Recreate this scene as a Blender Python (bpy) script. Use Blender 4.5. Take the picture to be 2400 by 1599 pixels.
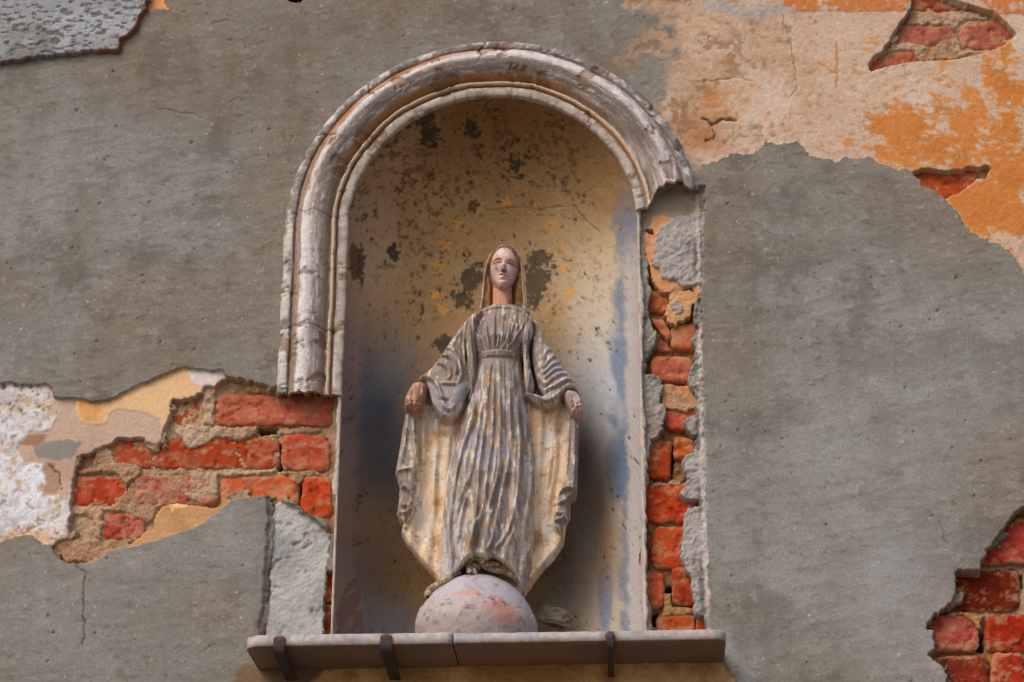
import bpy, math, random
import numpy as np
from mathutils import Matrix, Vector

# ------------------------------------------------------------------ scene, camera, light
scene = bpy.context.scene
for o in list(bpy.data.objects):
    bpy.data.objects.remove(o)
COL = scene.collection

PITCH, YAW, ROLL, DIST, CAMX, CAMZ, FPX = 22.0, 3.0, 0.4, 4.27, 0.266, 1.6, 5400.0
def _cam():
    p, y, r = map(math.radians, (PITCH, YAW, ROLL))
    fwd = np.array([-math.sin(y)*math.cos(p), math.cos(y)*math.cos(p), math.sin(p)])
    right = np.array([math.cos(y), math.sin(y), 0.0]); up = np.cross(right, fwd)
    return (np.array([CAMX, -DIST, CAMZ]), right*math.cos(r)+up*math.sin(r), up*math.cos(r)-right*math.sin(r), fwd)
CC, CR, CU, CF = _cam()
cd = bpy.data.cameras.new('camera'); cam = bpy.data.objects.new('camera', cd); COL.objects.link(cam)
cd.sensor_width = 36.0; cd.lens = FPX/2400*36.0; cd.clip_start = 0.05; cd.clip_end = 2000
cam.matrix_world = Matrix(((CR[0], CU[0], -CF[0], CC[0]), (CR[1], CU[1], -CF[1], CC[1]), (CR[2], CU[2], -CF[2], CC[2]), (0, 0, 0, 1)))
scene.camera = cam
scene.render.resolution_x, scene.render.resolution_y = 1024, 682

SUN_EL, SUN_AZ = 44.0, -142.0          # azimuth from +Y towards +X
w = bpy.data.worlds.new('World'); scene.world = w; w.use_nodes = True
nt = w.node_tree; nt.nodes.clear()
sky = nt.nodes.new('ShaderNodeTexSky'); sky.sky_type = 'NISHITA'; sky.sun_disc = False
sky.sun_elevation = math.radians(SUN_EL); sky.sun_rotation = math.radians(SUN_AZ)
sky.air_density = 1.0; sky.dust_density = 3.0; sky.ozone_density = 0.6
bg = nt.nodes.new('ShaderNodeBackground'); bg.inputs['Strength'].default_value = 0.13
wo = nt.nodes.new('ShaderNodeOutputWorld')
nt.links.new(sky.outputs[0], bg.inputs[0]); nt.links.new(bg.outputs[0], wo.inputs[0])
sl = bpy.data.lights.new('sun', 'SUN'); sun = bpy.data.objects.new('sun', sl); COL.objects.link(sun)
sl.energy = 1.3; sl.angle = math.radians(34); sl.color = (1.0, 0.93, 0.84)
_e, _a = math.radians(SUN_EL), math.radians(SUN_AZ)
SUNV = Vector((math.sin(_a)*math.cos(_e), math.cos(_a)*math.cos(_e), math.sin(_e)))
sun.rotation_euler = SUNV.to_track_quat('Z', 'Y').to_euler(); sun.location = (-3, -5, 8)
scene.view_settings.view_transform = 'Standard'; scene.view_settings.look = 'None'
scene.view_settings.exposure = 0.33; scene.view_settings.gamma = 1.0

# ------------------------------------------------------------------ helpers
def P(u, v, Y=0.0):
    """photo pixel -> wall coordinates (x, z) on the plane at depth Y"""
    u = np.asarray(u, float); v = np.asarray(v, float)
    d = CF[None] + CR[None]*((u.reshape(-1, 1)-1200)/FPX) - CU[None]*((v.reshape(-1, 1)-799.5)/FPX)
    t = (Y-CC[1])/d[:, 1]
    p = CC[None]+d*t[:, None]
    return p[:, [0, 2]]
ZOOMS = {'D': (0, 0, .98042), 'A': (150, 880, 3.409), 'B': (0, 850, 3.137), 'C': (0, 820, 2.0134), 'E': (1600, 0, 2.45),
         'F': (2050, 1150, 3.491), 'G': (1450, 400, 2.613), 'H': (1450, 950, 2.4167), 'J': (600, 900, 2.613), 'K': (0, 0, 3.136),
         'N': (600, 60, 2.119), 'U': (900, 680, 4.527), 'L': (850, 900, 2.613), 'M': (1060, 550, 8.254), 'Q': (950, 1280, 6.726),
         'S': (0, 0, 1.0), 'V': (1150, 80, 3.733), 'W': (640, 80, 3.734), 'X': (540, 1250, 1.9295)}
def T(z, pts, Y=0.0):
    x0, y0, s = ZOOMS[z]
    a = np.array(pts, float)
    return P(x0+a[:, 0]/s, y0+a[:, 1]/s, Y)

def lin(c):
    c = np.asarray(c, float)/255.0
    return np.where(c <= .04045, c/12.92, ((c+.055)/1.055)**2.4)
LIT = 0.92
def alb(r, g, b):
    return np.clip(lin((r, g, b))/LIT, 0, .82)

def vnoise(x, y, seed=0):
    xi = np.floor(x).astype(np.int64); yi = np.floor(y).astype(np.int64)
    fx = x-xi; fy = y-yi
    fx = fx*fx*fx*(fx*(fx*6-15)+10); fy = fy*fy*fy*(fy*(fy*6-15)+10)
    def h(a, b):
        n = (a*374761393+b*668265263+seed*974634777) & 0xffffffff
        n = ((n ^ (n >> 13))*1274126177) & 0xffffffff
        n = ((n ^ (n >> 15))*2246822519) & 0xffffffff
        return (n ^ (n >> 16))/4294967295.0
    a = h(xi, yi); b = h(xi+1, yi); c = h(xi, yi+1); d = h(xi+1, yi+1)
    return (a+(b-a)*fx)*(1-fy)+(c+(d-c)*fx)*fy
def fbm(x, y, sc, octv=4, seed=0, gain=.5):
    """fractal noise about -1..1, sc = cells per metre"""
    t = 0; amp = 1; tot = 0
    for k in range(octv):
        t = t+amp*(vnoise(x*sc+17.3*k, y*sc-9.1*k, seed+k*31)*2-1); tot += amp; amp *= gain; sc *= 2.03
    return t/tot*1.6
def sst(a, b, x):
    t = np.clip((x-a)/(b-a), 0, 1); return t*t*(3-2*t)

def sdf_poly(poly, X, Z, m=.06):
    """signed distance, positive inside; -m far outside"""
    out = np.full(X.shape, -m)
    sel = (X > poly[:, 0].min()-m) & (X < poly[:, 0].max()+m) & (Z > poly[:, 1].min()-m) & (Z < poly[:, 1].max()+m)
    x = X[sel]; z = Z[sel]
    d = np.full(x.shape, 1e9); ins = np.zeros(x.shape, bool)
    n = len(poly)
    for i in range(n):
        ax, az = poly[i]; bx, bz = poly[(i+1) % n]
        ex, ez = bx-ax, bz-az
        t = np.clip(((x-ax)*ex+(z-az)*ez)/(ex*ex+ez*ez+1e-12), 0, 1)
        d = np.minimum(d, (x-ax-ex*t)**2+(z-az-ez*t)**2)
        if abs(ez) > 1e-12:
            c = (az > z) != (bz > z)
            ins ^= c & (x < ax+(z-az)*ex/ez)
    d = np.sqrt(d)
    out[sel] = np.where(ins, d, np.maximum(-d, -m))
    return out
def dist_line(line, X, Z, m=.03):
    """distance to an open polyline and position (0..1) along it"""
    out = np.full(X.shape, m); par = np.zeros(X.shape)
    sel = (X > line[:, 0].min()-m) & (X < line[:, 0].max()+m) & (Z > line[:, 1].min()-m) & (Z < line[:, 1].max()+m)
    x = X[sel]; z = Z[sel]; d = np.full(x.shape, 1e9); pp = np.zeros(x.shape)
    n = len(line)-1
    for i in range(n):
        ax, az = line[i]; ex, ez = line[i+1]-line[i]
        t = np.clip(((x-ax)*ex+(z-az)*ez)/(ex*ex+ez*ez+1e-12), 0, 1)
        q = (x-ax-ex*t)**2+(z-az-ez*t)**2
        k = q < d; d = np.where(k, q, d); pp = np.where(k, (i+t)/n, pp)
    out[sel] = np.minimum(np.sqrt(d), m); par[sel] = pp
    return out, par
def smooth_line(pts, n=8):
    pts = np.asarray(pts, float); out = []
    for i in range(len(pts)-1):
        p0 = pts[max(i-1, 0)]; p1 = pts[i]; p2 = pts[i+1]; p3 = pts[min(i+2, len(pts)-1)]
        for k in range(n):
            t = k/n
            out.append(.5*((2*p1)+(-p0+p2)*t+(2*p0-5*p1+4*p2-p3)*t*t+(-p0+3*p1-3*p2+p3)*t**3))
    out.append(pts[-1]); return np.array(out)

def make_mesh(name, V, F, mat, parent=None, col=None, smooth=True):
    """V (n,3), F (m,4) or (m,3) int arrays -> one linked object"""
    V = np.asarray(V, np.float32); F = np.asarray(F, np.int32)
    used = np.unique(F); remap = np.zeros(len(V), np.int32); remap[used] = np.arange(len(used))
    V = V[used]; F = remap[F]
    me = bpy.data.meshes.new(name)
    k = F.shape[1]
    me.vertices.add(len(V)); me.vertices.foreach_set('co', V.ravel())
    me.loops.add(F.size); me.loops.foreach_set('vertex_index', F.ravel())
    me.polygons.add(len(F)); me.polygons.foreach_set('loop_start', np.arange(0, F.size, k, dtype=np.int32))
    me.polygons.foreach_set('use_smooth', np.full(len(F), smooth, bool))
    if col is not None:
        a = me.attributes.new('Col', 'FLOAT_COLOR', 'POINT')
        c4 = np.ones((len(V), 4), np.float32); c4[:, :3] = np.asarray(col, np.float32)[used]
        a.data.foreach_set('color', c4.ravel())
    me.materials.append(mat); me.update(calc_edges=True); me.validate()
    o = bpy.data.objects.new(name, me); COL.objects.link(o)
    if parent: o.parent = parent
    return o
def thing(name, label, cat, loc=(0, 0, 0), group=None):
    o = bpy.data.objects.new(name, None); COL.objects.link(o); o.location = loc
    o['label'] = label; o['category'] = cat; o.empty_display_size = .05
    if group: o['group'] = group
    return o
def attach(o, parent):
    """parent while keeping world coordinates"""
    o.parent = parent; o.matrix_parent_inverse = Matrix.Translation(-Vector(parent.location))
    return o
def grid_faces(nr, nc):
    i = np.arange(nr-1)[:, None]*nc+np.arange(nc-1)[None, :]
    i = i.ravel()
    return np.stack([i, i+1, i+nc+1, i+nc], 1)

def material(name, rough=.85, bump=.4, bscale=350, bdist=.0015, mottle=.25, mscale=90, spec=.3, base=None, pits=0.0):
    m = bpy.data.materials.new(name); m.use_nodes = True
    t = m.node_tree; N = t.nodes; Lk = t.links
    b = N['Principled BSDF']; b.inputs['Roughness'].default_value = rough
    b.inputs['Specular IOR Level'].default_value = spec
    tc = N.new('ShaderNodeTexCoord')
    if base is None:
        src = N.new('ShaderNodeAttribute'); src.attribute_name = 'Col'; csock = src.outputs['Color']
    else:
        src = N.new('ShaderNodeRGB'); src.outputs[0].default_value = (*base, 1); csock = src.outputs[0]
    n1 = N.new('ShaderNodeTexNoise'); n1.inputs['Scale'].default_value = mscale; n1.inputs['Detail'].default_value = 8
    n1.inputs['Roughness'].default_value = .7
    Lk.new(tc.outputs['Object'], n1.inputs['Vector'])
    mr = N.new('ShaderNodeMapRange'); mr.inputs['From Min'].default_value = .25; mr.inputs['From Max'].default_value = .75
    mr.inputs['To Min'].default_value = 1-mottle; mr.inputs['To Max'].default_value = 1+mottle
    Lk.new(n1.outputs['Fac'], mr.inputs['Value'])
    mx = N.new('ShaderNodeVectorMath'); mx.operation = 'SCALE'
    Lk.new(csock, mx.inputs[0]); Lk.new(mr.outputs[0], mx.inputs['Scale']); Lk.new(mx.outputs[0], b.inputs['Base Color'])
    n2 = N.new('ShaderNodeTexNoise'); n2.inputs['Scale'].default_value = bscale; n2.inputs['Detail'].default_value = 6
    n2.inputs['Roughness'].default_value = .65
    Lk.new(tc.outputs['Object'], n2.inputs['Vector'])
    bp = N.new('ShaderNodeBump'); bp.inputs['Strength'].default_value = bump; bp.inputs['Distance'].default_value = bdist
    Lk.new(n2.outputs['Fac'], bp.inputs['Height'])
    last = bp
    if pits > 0:
        vo = N.new('ShaderNodeTexVoronoi'); vo.inputs['Scale'].default_value = 130
        Lk.new(tc.outputs['Object'], vo.inputs['Vector'])
        r2 = N.new('ShaderNodeMapRange'); r2.inputs['From Min'].default_value = .05; r2.inputs['From Max'].default_value = .22
        Lk.new(vo.outputs['Distance'], r2.inputs['Value'])
        b2 = N.new('ShaderNodeBump'); b2.inputs['Strength'].default_value = pits; b2.inputs['Distance'].default_value = .002
        Lk.new(r2.outputs[0], b2.inputs['Height']); Lk.new(bp.outputs[0], b2.inputs['Normal']); last = b2
    Lk.new(last.outputs[0], b.inputs['Normal'])
    return m

M_CEM = material('cement', .92, .8, 480, .0022, .32, 260, .2)
M_OCH = material('painted plaster', .88, .5, 380, .0018, .24, 240, .2)
M_MOR = material('lime mortar', .95, .9, 260, .004, .2, 130, .15)
M_RGH = material('rough render', .95, .6, 320, .004, .2, 240, .15, pits=.15)
M_BRK = material('fired brick', .92, .55, 420, .0022, .38, 260, .15)
M_NIC = material('niche plaster', .85, .45, 380, .0016, .22, 240, .25)
M_MLD = material('moulding plaster', .85, .7, 380, .002, .28, 260, .25)
M_STA = material('cast plaster paint', .85, .5, 420, .0014, .3, 330, .2)
M_SKN = material('flesh paint', .75, .35, 500, .001, .2, 330, .25)
M_GLB = material('globe paint', .7, .3, 300, .0012, .14, 240, .3)
M_MAR = material('marble', .65, .5, 200, .0014, .32, 90, .3)
M_IRN = material('rusted iron', .8, .8, 260, .003, .35, 180, .4)
M_GND = material('paving', .9, .5, 40, .01, .25, 3, .3, base=(.17, .15, .13))

# ------------------------------------------------------------------ key dimensions
R = 0.297                      # niche half width
ND = 0.215                      # niche depth
ZC = 3.582                     # arch centre height
YS = -0.165                     # front of the shelf
zl = P([575], [1491], YS)[0]; zr = P([1702], [1474], YS)[0]
SHX0, SHX1 = zl[0], zr[0]; SHZ0, SHZ1 = zl[1], zr[1]
ZS = (SHZ0+SHZ1)/2             # shelf top / niche floor
TL = P([0], [0])[0]; BR = P([2400], [1599])[0]; TR = P([2400], [0])[0]; BL = P([0], [1599])[0]

# ------------------------------------------------------------------ ground
gs = 120.0
g = make_mesh('ground', [(-gs, -gs, 0), (gs, -gs, 0), (gs, gs, 0), (-gs, gs, 0)], [(0, 1, 2, 3)], M_GND)
g['kind'] = 'structure'

# ------------------------------------------------------------------ wall height field
wall = thing('wall', 'weathered grey rendered wall with ochre plaster, bare brick and an arched niche', 'wall')
fx0, fx1 = min(TL[0], BL[0])-.03, max(TR[0], BR[0])+.03
fz0, fz1 = min(BL[1], BR[1])-.03, max(TL[1], TR[1])+.03
ST = .0023
def axis(a, b, lo, hi):
    f = np.linspace(a, b, int((b-a)/ST)+1)
    k = np.concatenate([np.arange(.01, .4, .01), np.geomspace(.42, max(a-lo, .5), 26)]); left = a-k[::-1]
    k = np.concatenate([np.arange(.01, .4, .01), np.geomspace(.42, max(hi-b, .5), 26)]); right = b+k
    return np.concatenate([left, f, right])
xs = axis(fx0, fx1, -4.5, 4.5); zs = axis(fz0, fz1, -.02, 6.5)
for t in (-R, R): xs[np.argmin(abs(xs-t))] = t
zs[np.argmin(abs(zs-ZS))] = ZS
NX, NZ = len(xs), len(zs)
X, Z = np.meshgrid(xs, zs)
wx = fbm(X, Z, 70, 4, 1); wz = fbm(X, Z, 70, 4, 2)
wf1 = fbm(X, Z, 190, 2, 11); wf2 = fbm(X, Z, 190, 2, 12)
XP = X+.0035*wx+.0013*wf1; ZP = Z+.0035*wz+.0013*wf2          # ragged edges
XQ = X+.0018*wx+.0009*wf1; ZQ = Z+.0018*wz+.0009*wf2          # less ragged
n_big = fbm(X, Z, 3, 4, 3); n_mid = fbm(X, Z, 14, 5, 4); n_fin = fbm(X, Z, 90, 4, 5); n_xf = fbm(X, Z, 260, 2, 6)
n_mid2 = fbm(X, Z, 18, 5, 7); n_str = fbm(X*.9+Z*.35, Z*1.7, 60, 5, 8, .6); n_b2 = fbm(X, Z, 7, 5, 9)

CEM, OCH, MOR, RGH = 0, 1, 2, 3
H = np.zeros_like(X); LAB = np.zeros(X.shape, np.int8)
def mixc(c, target, k):
    k = np.clip(k, 0, 1)[..., None]
    c *= (1-k); c += k*np.asarray(target)
# grey cement colour
C = np.empty(X.shape+(3,)); C[:] = alb(126, 121, 112)
mixc(C, alb(128, 110, 93), sst(-.3, .9, n_big+.35*n_mid+.5*sst(-.2, .8, Z-3.4)*sst(.5, -.5, X))*.55)
mixc(C, alb(148, 146, 145), sst(.15, .9, -n_big+.4*n_mid2)*.4)
mixc(C, alb(92, 86, 77), sst(.2, .9, n_mid*.8+n_b2*.8)*.5)
mixc(C, alb(165, 152, 140), sst(.55, .95, n_fin)*.35)
mixc(C, alb(92, 80, 68), sst(.3, .9, n_str)*.45); mixc(C, alb(150, 146, 138), sst(.3, .9, -n_str)*.35)
n_run = fbm(X*1.0+.012*n_mid2, Z*.10+X*.15, 38, 4, 13, .6)
mixc(C, alb(96, 90, 82), sst(.25, .9, n_run+.5*n_mid)*.20); mixc(C, alb(150, 147, 142), sst(.3, .9, -n_run+.5*n_mid2)*.16)
n_tro = fbm(X*.35+Z*.12, Z*1.6-X*.25, 34, 4, 14, .55)
mixc(C, alb(106, 98, 88), sst(.2, .8, n_tro)*.35); H += -.0005*n_tro
H += -.0005*n_mid-.0003*n_fin-.0006*n_big-.0002*n_xf
H += .0004*sst(.5, .9, n_str)
# brown damp marks above and left of the arch
for (u, v, r, k) in [(530, 250, 150, .5), (800, 150, 170, .55), (700, 60, 160, .4), (1000, 60, 160, .35), (300, 200, 190, .4), (1440, 120, 110, .75), (1500, 60, 80, .4), (520, 830, 60, .6), (440, 850, 60, .4), (1720, 700, 90, .35), (1760, 1150, 110, .3), (1690, 560, 60, .35)]:
    q = P([u], [v])[0]; rr = r*.00081
    mixc(C, alb(104, 88, 72), k*np.exp(-(((X-q[0])**2+(Z-q[1])**2)/rr**2)*1.0)*(0.55+.6*n_mid2))
for (u, v, r, k) in [(2180, 1500, 130, .5), (2050, 1350, 180, .5), (2200, 950, 200, .35), (1950, 1100, 160, .3), (560, 1250, 140, .3), (160, 1450, 200, .25)]:
    q = P([u], [v])[0]; rr = r*.00081
    mixc(C, alb(158, 156, 156), k*np.exp(-(((X-q[0])**2+(Z-q[1])**2)/rr**2))*(0.7+.6*n_mid))
# pits and specks in the cement
rng = np.random.default_rng(5)
def stamps(n, rmin, rmax, fn, xr=(fx0, fx1), zr_=(fz0, fz1)):
    for k in range(n):
        px, pz = rng.uniform(*xr), rng.uniform(*zr_); r = rmin+(rmax-rmin)*rng.random()**2.5
        i0, i1 = np.searchsorted(xs, [px-2*r-.003, px+2*r+.003]); j0, j1 = np.searchsorted(zs, [pz-2*r-.003, pz+2*r+.003])
        if i1 <= i0 or j1 <= j0: continue
        a = rng.uniform(0, 3.14); e = rng.uniform(.5, 1)
        dx = X[j0:j1, i0:i1]-px; dz = Z[j0:j1, i0:i1]-pz
        d = np.hypot(dx*math.cos(a)+dz*math.sin(a), (-dx*math.sin(a)+dz*math.cos(a))/e)/r
        fn((slice(j0, j1), slice(i0, i1)), np.clip(1.3-d, 0, 1))
def pit(s, k):
    H[s] += .003*k; C[s] = C[s]*(1-.65*k[..., None])+.65*k[..., None]*alb(58, 46, 42)
def speck(s, k):
    k = k*.75; C[s] = C[s]*(1-k[..., None])+k[..., None]*alb(186, 182, 176)
def smear(s, k):
    k2 = k*.35; C[s] = C[s]*(1-k2[..., None])+k2[..., None]*alb(96, 74, 58); H[s] += .0004*k
def nick(s, k):
    H[s] += .0007*k
def red(s, k):
    C[s] = C[s]*(1-k[..., None])+k[..., None]*alb(140, 45, 35)
stamps(520, .0014, .004, pit); stamps(700, .0011, .0032, speck); stamps(60, .004, .012, smear); stamps(500, .002, .006, nick)
stamps(14, .002, .005, red, (P([1900], [600])[0][0], P([2250], [600])[0][0]), (P([2000], [1000])[0][1], P([2000], [560])[0][1]))

def region(z, pts, depth, lab, rag=1, ramp=.004, rough=.0, Y=0.0, rel=None, rim=None, fill=None):
    """sink (or raise) a traced patch; returns its 0..1 mask"""
    poly = T(z, pts, Y) if z else pts
    d = sdf_poly(poly, XP if rag == 1 else XQ, ZP if rag == 1 else ZQ)
    wv = ramp*(.55+.5*np.clip(n_mid2+.4*n_fin, -.6, 1.3))
    k = sst(0, 1, d/np.maximum(wv, .0008))
    base = depth+rough*(.6*n_mid+.7*n_fin+.35*n_xf)
    H[:] = H*(1-k)+k*(base if rel is None else H+rel)
    ins = k > .62
    LAB[ins] = lab
    if rim is not None:
        mixc(C, rim, (d > -.0012)*(k < .985)*.9)
    if fill is not None:
        mixc(C, fill, (k > .6)*1.0)
    return k, d

RIM = alb(168, 140, 112)
# ---- ochre plaster, upper right
o2 = [('V', (860, -400)), ('V', (890, 150)), ('V', (960, 230)), ('V', (1060, 240)), ('V', (1120, 320)), ('V', (1210, 380)), ('V', (1290, 470)), ('V', (1390, 600)),
      ('V', (1480, 720)), ('V', (1600, 900)), ('V', (1700, 1080)),
      ('E', (80, 940)), ('E', (150, 940)), ('E', (220, 910)), ('E', (290, 880)), ('E', (400, 885)), ('E', (430, 860)), ('E', (470, 815)), ('E', (560, 830)), ('E', (650, 810)), ('E', (690, 850)),
      ('E', (720, 890)), ('E', (800, 910)), ('E', (890, 930)), ('E', (920, 900)), ('E', (1000, 905)), ('E', (1080, 900)), ('E', (1120, 935)), ('E', (1220, 970)), ('E', (1310, 980)), ('E', (1340, 1010)),
      ('E', (1380, 1065)), ('E', (1440, 1100)), ('E', (1500, 1135)), ('E', (1550, 1190)), ('E', (1600, 1250)), ('E', (1650, 1320)), ('E', (1700, 1360)), ('E', (1800, 1395)), ('E', (1880, 1450)), ('E', (1930, 1510)),
      ('E', (1970, 1580)), ('E', (2200, 1780)), ('E', (3600, 1900)), ('E', (3600, -900))]
O2 = np.concatenate([T(a, [p]) for a, p in o2])
xw0, xw1 = P([1440], [100])[0][0], P([1640], [100])[0][0]; zw = P([1600], [400])[0][1]
west = sst(xw1, xw0, X)*(Z > zw)
kO2, dO2 = region(None, O2, .003*(1-west), OCH, ramp=.003, rough=.0008)
k2 = kO2 > .5
cr = np.empty_like(C); cr[:] = alb(188, 160, 138)
ux = sst(P([1650], [200])[0][0], P([2050], [200])[0][0], X)        # left rougher / right smooth
mixc(cr, alb(170, 132, 98), sst(-.3, .8, n_mid+.6*(1-ux)+.3*n_fin)*.65*(1-.6*ux))
mixc(cr, alb(198, 176, 158), sst(.0, .8, n_b2)*.7)
mixc(cr, alb(120, 90, 62), sst(.15, .75, n_mid2*.8+n_fin*.6-.25*ux)*.65*(1-.7*ux)); mixc(cr, alb(206, 182, 160), sst(.3, .8, .6*n_fin+.6*n_str)*.5); mixc(cr, alb(150, 108, 76), sst(.35, .8, .6*n_fin-.6*n_str)*.45)
q1 = P([2120], [310])[0]; q2 = P([2330], [420])[0]; q3 = P([2380], [200])[0]; q4 = P([2280], [490])[0]
og = (1.25*np.exp(-(((X-q1[0])/.13)**2+((Z-q1[1])/.075)**2))+1.1*np.exp(-(((X-q2[0])/.10)**2+((Z-q2[1])/.12)**2))
      + .95*np.exp(-(((X-q3[0])/.09)**2+((Z-q3[1])/.13)**2))+1.0*np.exp(-(((X-q4[0])/.10)**2+((Z-q4[1])/.06)**2))+.18*ux)
fl = .75*fbm(X, Z, 30, 5, 21, .66)+.45*fbm(X*.8+Z*.4, Z*1.3, 95, 4, 22, .6)
mixc(cr, alb(192, 126, 62), sst(.40, .62, .62*og+.62*fl+.02)*.88)
mixc(cr, alb(150, 98, 54), sst(.1, .7, n_mid2+.5*n_fin)*.4*sst(.35, .6, .62*og+.62*fl)); mixc(cr, alb(184, 102, 30), sst(.62, .95, .7*og+.5*fl)*.55)
q = P([1700], [240])[0]; og2 = np.exp(-(((X-q[0])/.10)**2+((Z-q[1])/.09)**2))
mixc(cr, alb(178, 118, 62), sst(.55, .8, og2*.7+.35*fl)*.5)
q = P([1640], [330])[0]; mixc(cr, alb(158, 98, 48), np.exp(-(((X-q[0])/.05)**2+((Z-q[1])/.06)**2))*.75*(.7+.4*n_mid))
q = P([1500], [180])[0]; mixc(cr, alb(105, 92, 78), np.exp(-(((X-q[0])/.07)**2+((Z-q[1])/.11)**2))*.85*sst(-.5, .5, fl+.2))
for (u, v, r) in [(1760, 30, .05), (1700, 12, .05), (1820, 20, .03)]:
    q = P([u], [v])[0]; mixc(cr, alb(150, 146, 142), np.exp(-(((X-q[0])/r)**2+((Z-q[1])/.014)**2))*.9*sst(-.4, .3, fl+.3))
for z_, pts in [('E', [(570, -60), (575, 20), (660, 60), (1000, 66), (1280, 58), (1330, -60)]), ('E', [(1640, -60), (1800, 78), (2400, 84), (2400, -60)])]:
    d = sdf_poly(T(z_, pts), XQ, ZQ); mixc(cr, alb(182, 102, 40), sst(-.001, .002, d)*.85*sst(-1., -.2, n_fin+.4*n_mid)); H[:] += -.0015*sst(-.001, .002, d)
for z_, pts, wdt in [('E', [(1835, 240), (1845, 400), (1855, 545)], .0022), ('E', [(880, 230), (885, 420), (880, 500)], .002)]:
    d, _ = dist_line(T(z_, pts), XQ, ZQ); mixc(cr, alb(182, 108, 45), sst(wdt*1.6, wdt*.6, d)*.8)
CG0 = C.copy()
bm = np.where(k2, 1.0, 0.0); soft = sst(-.35, .55, (X-.5*(xw0+xw1))/(xw1-xw0)*1.6+.9*n_mid2+.45*fl+.35)
soft = np.where(Z > zw, soft, 1.0); bm = np.where(west > .001, np.where(dO2 > -.055, soft, 0)*sst(-.055, .01, dO2+.02*n_mid), bm)
C[:] = C*(1-bm[..., None])+cr*bm[..., None]
mixc(C, alb(196, 168, 132), k2*sst(.006, .001, dO2)*sst(P([1950], [300])[0][0], P([2100], [300])[0][0], X)*.85)
# soft grey-to-cream transition west of the ochre
mixc(C, alb(118, 100, 82), (LAB == CEM)*sst(-.05, -.005, dO2)*(Z > P([1500], [330])[0][1])*.55*(.5+.6*n_mid2))
stamps(160, .0012, .0045, lambda s, k: (k2[s].any() and speck(s, k*k2[s])), (P([1640], [100])[0][0], fx1), (P([1800], [380])[0][1], fz1))
stamps(120, .002, .008, lambda s, k: (k2[s].any() and smear(s, k*k2[s])), (P([1540], [100])[0][0], fx1), (P([1800], [380])[0][1], fz1))
# ---- ochre and whitewash, left
o1 = [('B', p) for p in [(-560, 420), (-480, 260), (-330, 170), (-180, 120), (0, 150), (80, 140), (150, 165), (250, 165), (330, 150), (380, 190), (390, 250), (560, 258), (690, 285), (760, 275), (830, 265), (900, 220), (1000, 165), (1150, 110), (1250, 60), (1350, 35)]]
o1 += [('C', p) for p in [(870, 83), (960, 95), (1055, 95), (1062, 118), (1120, 160), (1130, 420), (700, 520)]]
o1 += [('B', p) for p in [(560, 1240), (380, 1335), (300, 1335), (260, 1300), (220, 1265), (170, 1260), (110, 1275), (60, 1290), (0, 1320), (-160, 1300), (-330, 1340), (-470, 1180), (-520, 900), (-640, 640)]]
O1 = np.concatenate([T(a, [p]) for a, p in o1])
kO1, dO1 = region(None, O1, .009, OCH, rag=2, ramp=.0025, rough=.0006)
k1 = kO1 > .5
cl = np.empty_like(C); cl[:] = alb(186, 158, 138)
mixc(cl, alb(168, 138, 116), sst(-.2, .8, n_mid)*.6)
d = sdf_poly(T('B', [(560, 240), (1600, -80), (1600, 200), (1260, 300), (1230, 430), (1190, 470), (1160, 410), (1090, 365), (960, 340), (840, 340), (800, 360), (780, 430), (700, 445), (610, 430), (570, 400), (555, 330)]), XQ, ZQ)
mixc(cl, alb(214, 174, 130), sst(-.0006, .0012, d)); mixc(cl, alb(202, 148, 88), sst(0, .01, d)*sst(P([260], [970])[0][0], P([215], [970])[0][0], X)*.9)
H[:] += -.0012*sst(-.0006, .0012, d)*k1
d = sdf_poly(T('C', [(880, 90), (1060, 95), (1030, 150), (960, 180), (900, 140)]), XP, ZP); mixc(cl, alb(206, 198, 196), sst(-.002, .002, d)*.8)
wp = sdf_poly(T('B', [(-900, 130), (330, 150), (370, 220), (440, 340), (400, 420), (310, 500), (180, 500), (120, 620), (180, 720), (310, 730), (330, 900), (300, 980), (510, 960), (510, 1100), (480, 1260), (380, 1335), (300, 1335), (220, 1265), (-900, 1340)]), XP, ZP)
fw = fbm(X, Z, 34, 6, 33, .7); kw = sst(-.001, .002, wp)
w0 = np.empty_like(C); w0[:] = alb(208, 204, 204)
mixc(w0, alb(188, 160, 128), sst(-.15, .35, fw-.25+.5*sst(.10, .0, wp)*0)*.9)
q = P([45], [930])[0]; mixc(w0, alb(186, 158, 126), np.exp(-(((X-q[0])/.09)**2+((Z-q[1])/.05)**2))*.8*(.6+.5*fw))
q = P([90], [1130])[0]; mixc(w0, alb(218, 215, 218), np.exp(-(((X-q[0])/.085)**2+((Z-q[1])/.055)**2))*.95*sst(.5, -.3, fw))
q = P([70], [1255])[0]; mixc(w0, alb(214, 158, 100), np.exp(-(((X-q[0])/.10)**2+((Z-q[1])/.018)**2))*.9*sst(-.6, .3, fw+.2))
mixc(w0, alb(110, 84, 70), sst(.3, .7, fbm(X, Z, 80, 4, 35, .7))*.65); mixc(w0, alb(166, 158, 160), sst(.0, .6, n_fin+.4*n_mid2)*.5)
k = kw[..., None]; cl = cl*(1-k)+k*w0; H[:] += k1*kw*(-.0012+.0012*fw)
d = sdf_poly(T('B', [(230, 610), (330, 575), (480, 545), (620, 570), (560, 640), (520, 700), (340, 700), (270, 690)]), XP, ZP); mixc(cl, alb(128, 124, 118), sst(-.002, .003, d)*.9)
d = sdf_poly(T('B', [(130, 600), (180, 520), (340, 520), (330, 575), (230, 610)]), XP, ZP); mixc(cl, alb(146, 104, 76), sst(-.002, .003, d)*.85)
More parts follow.
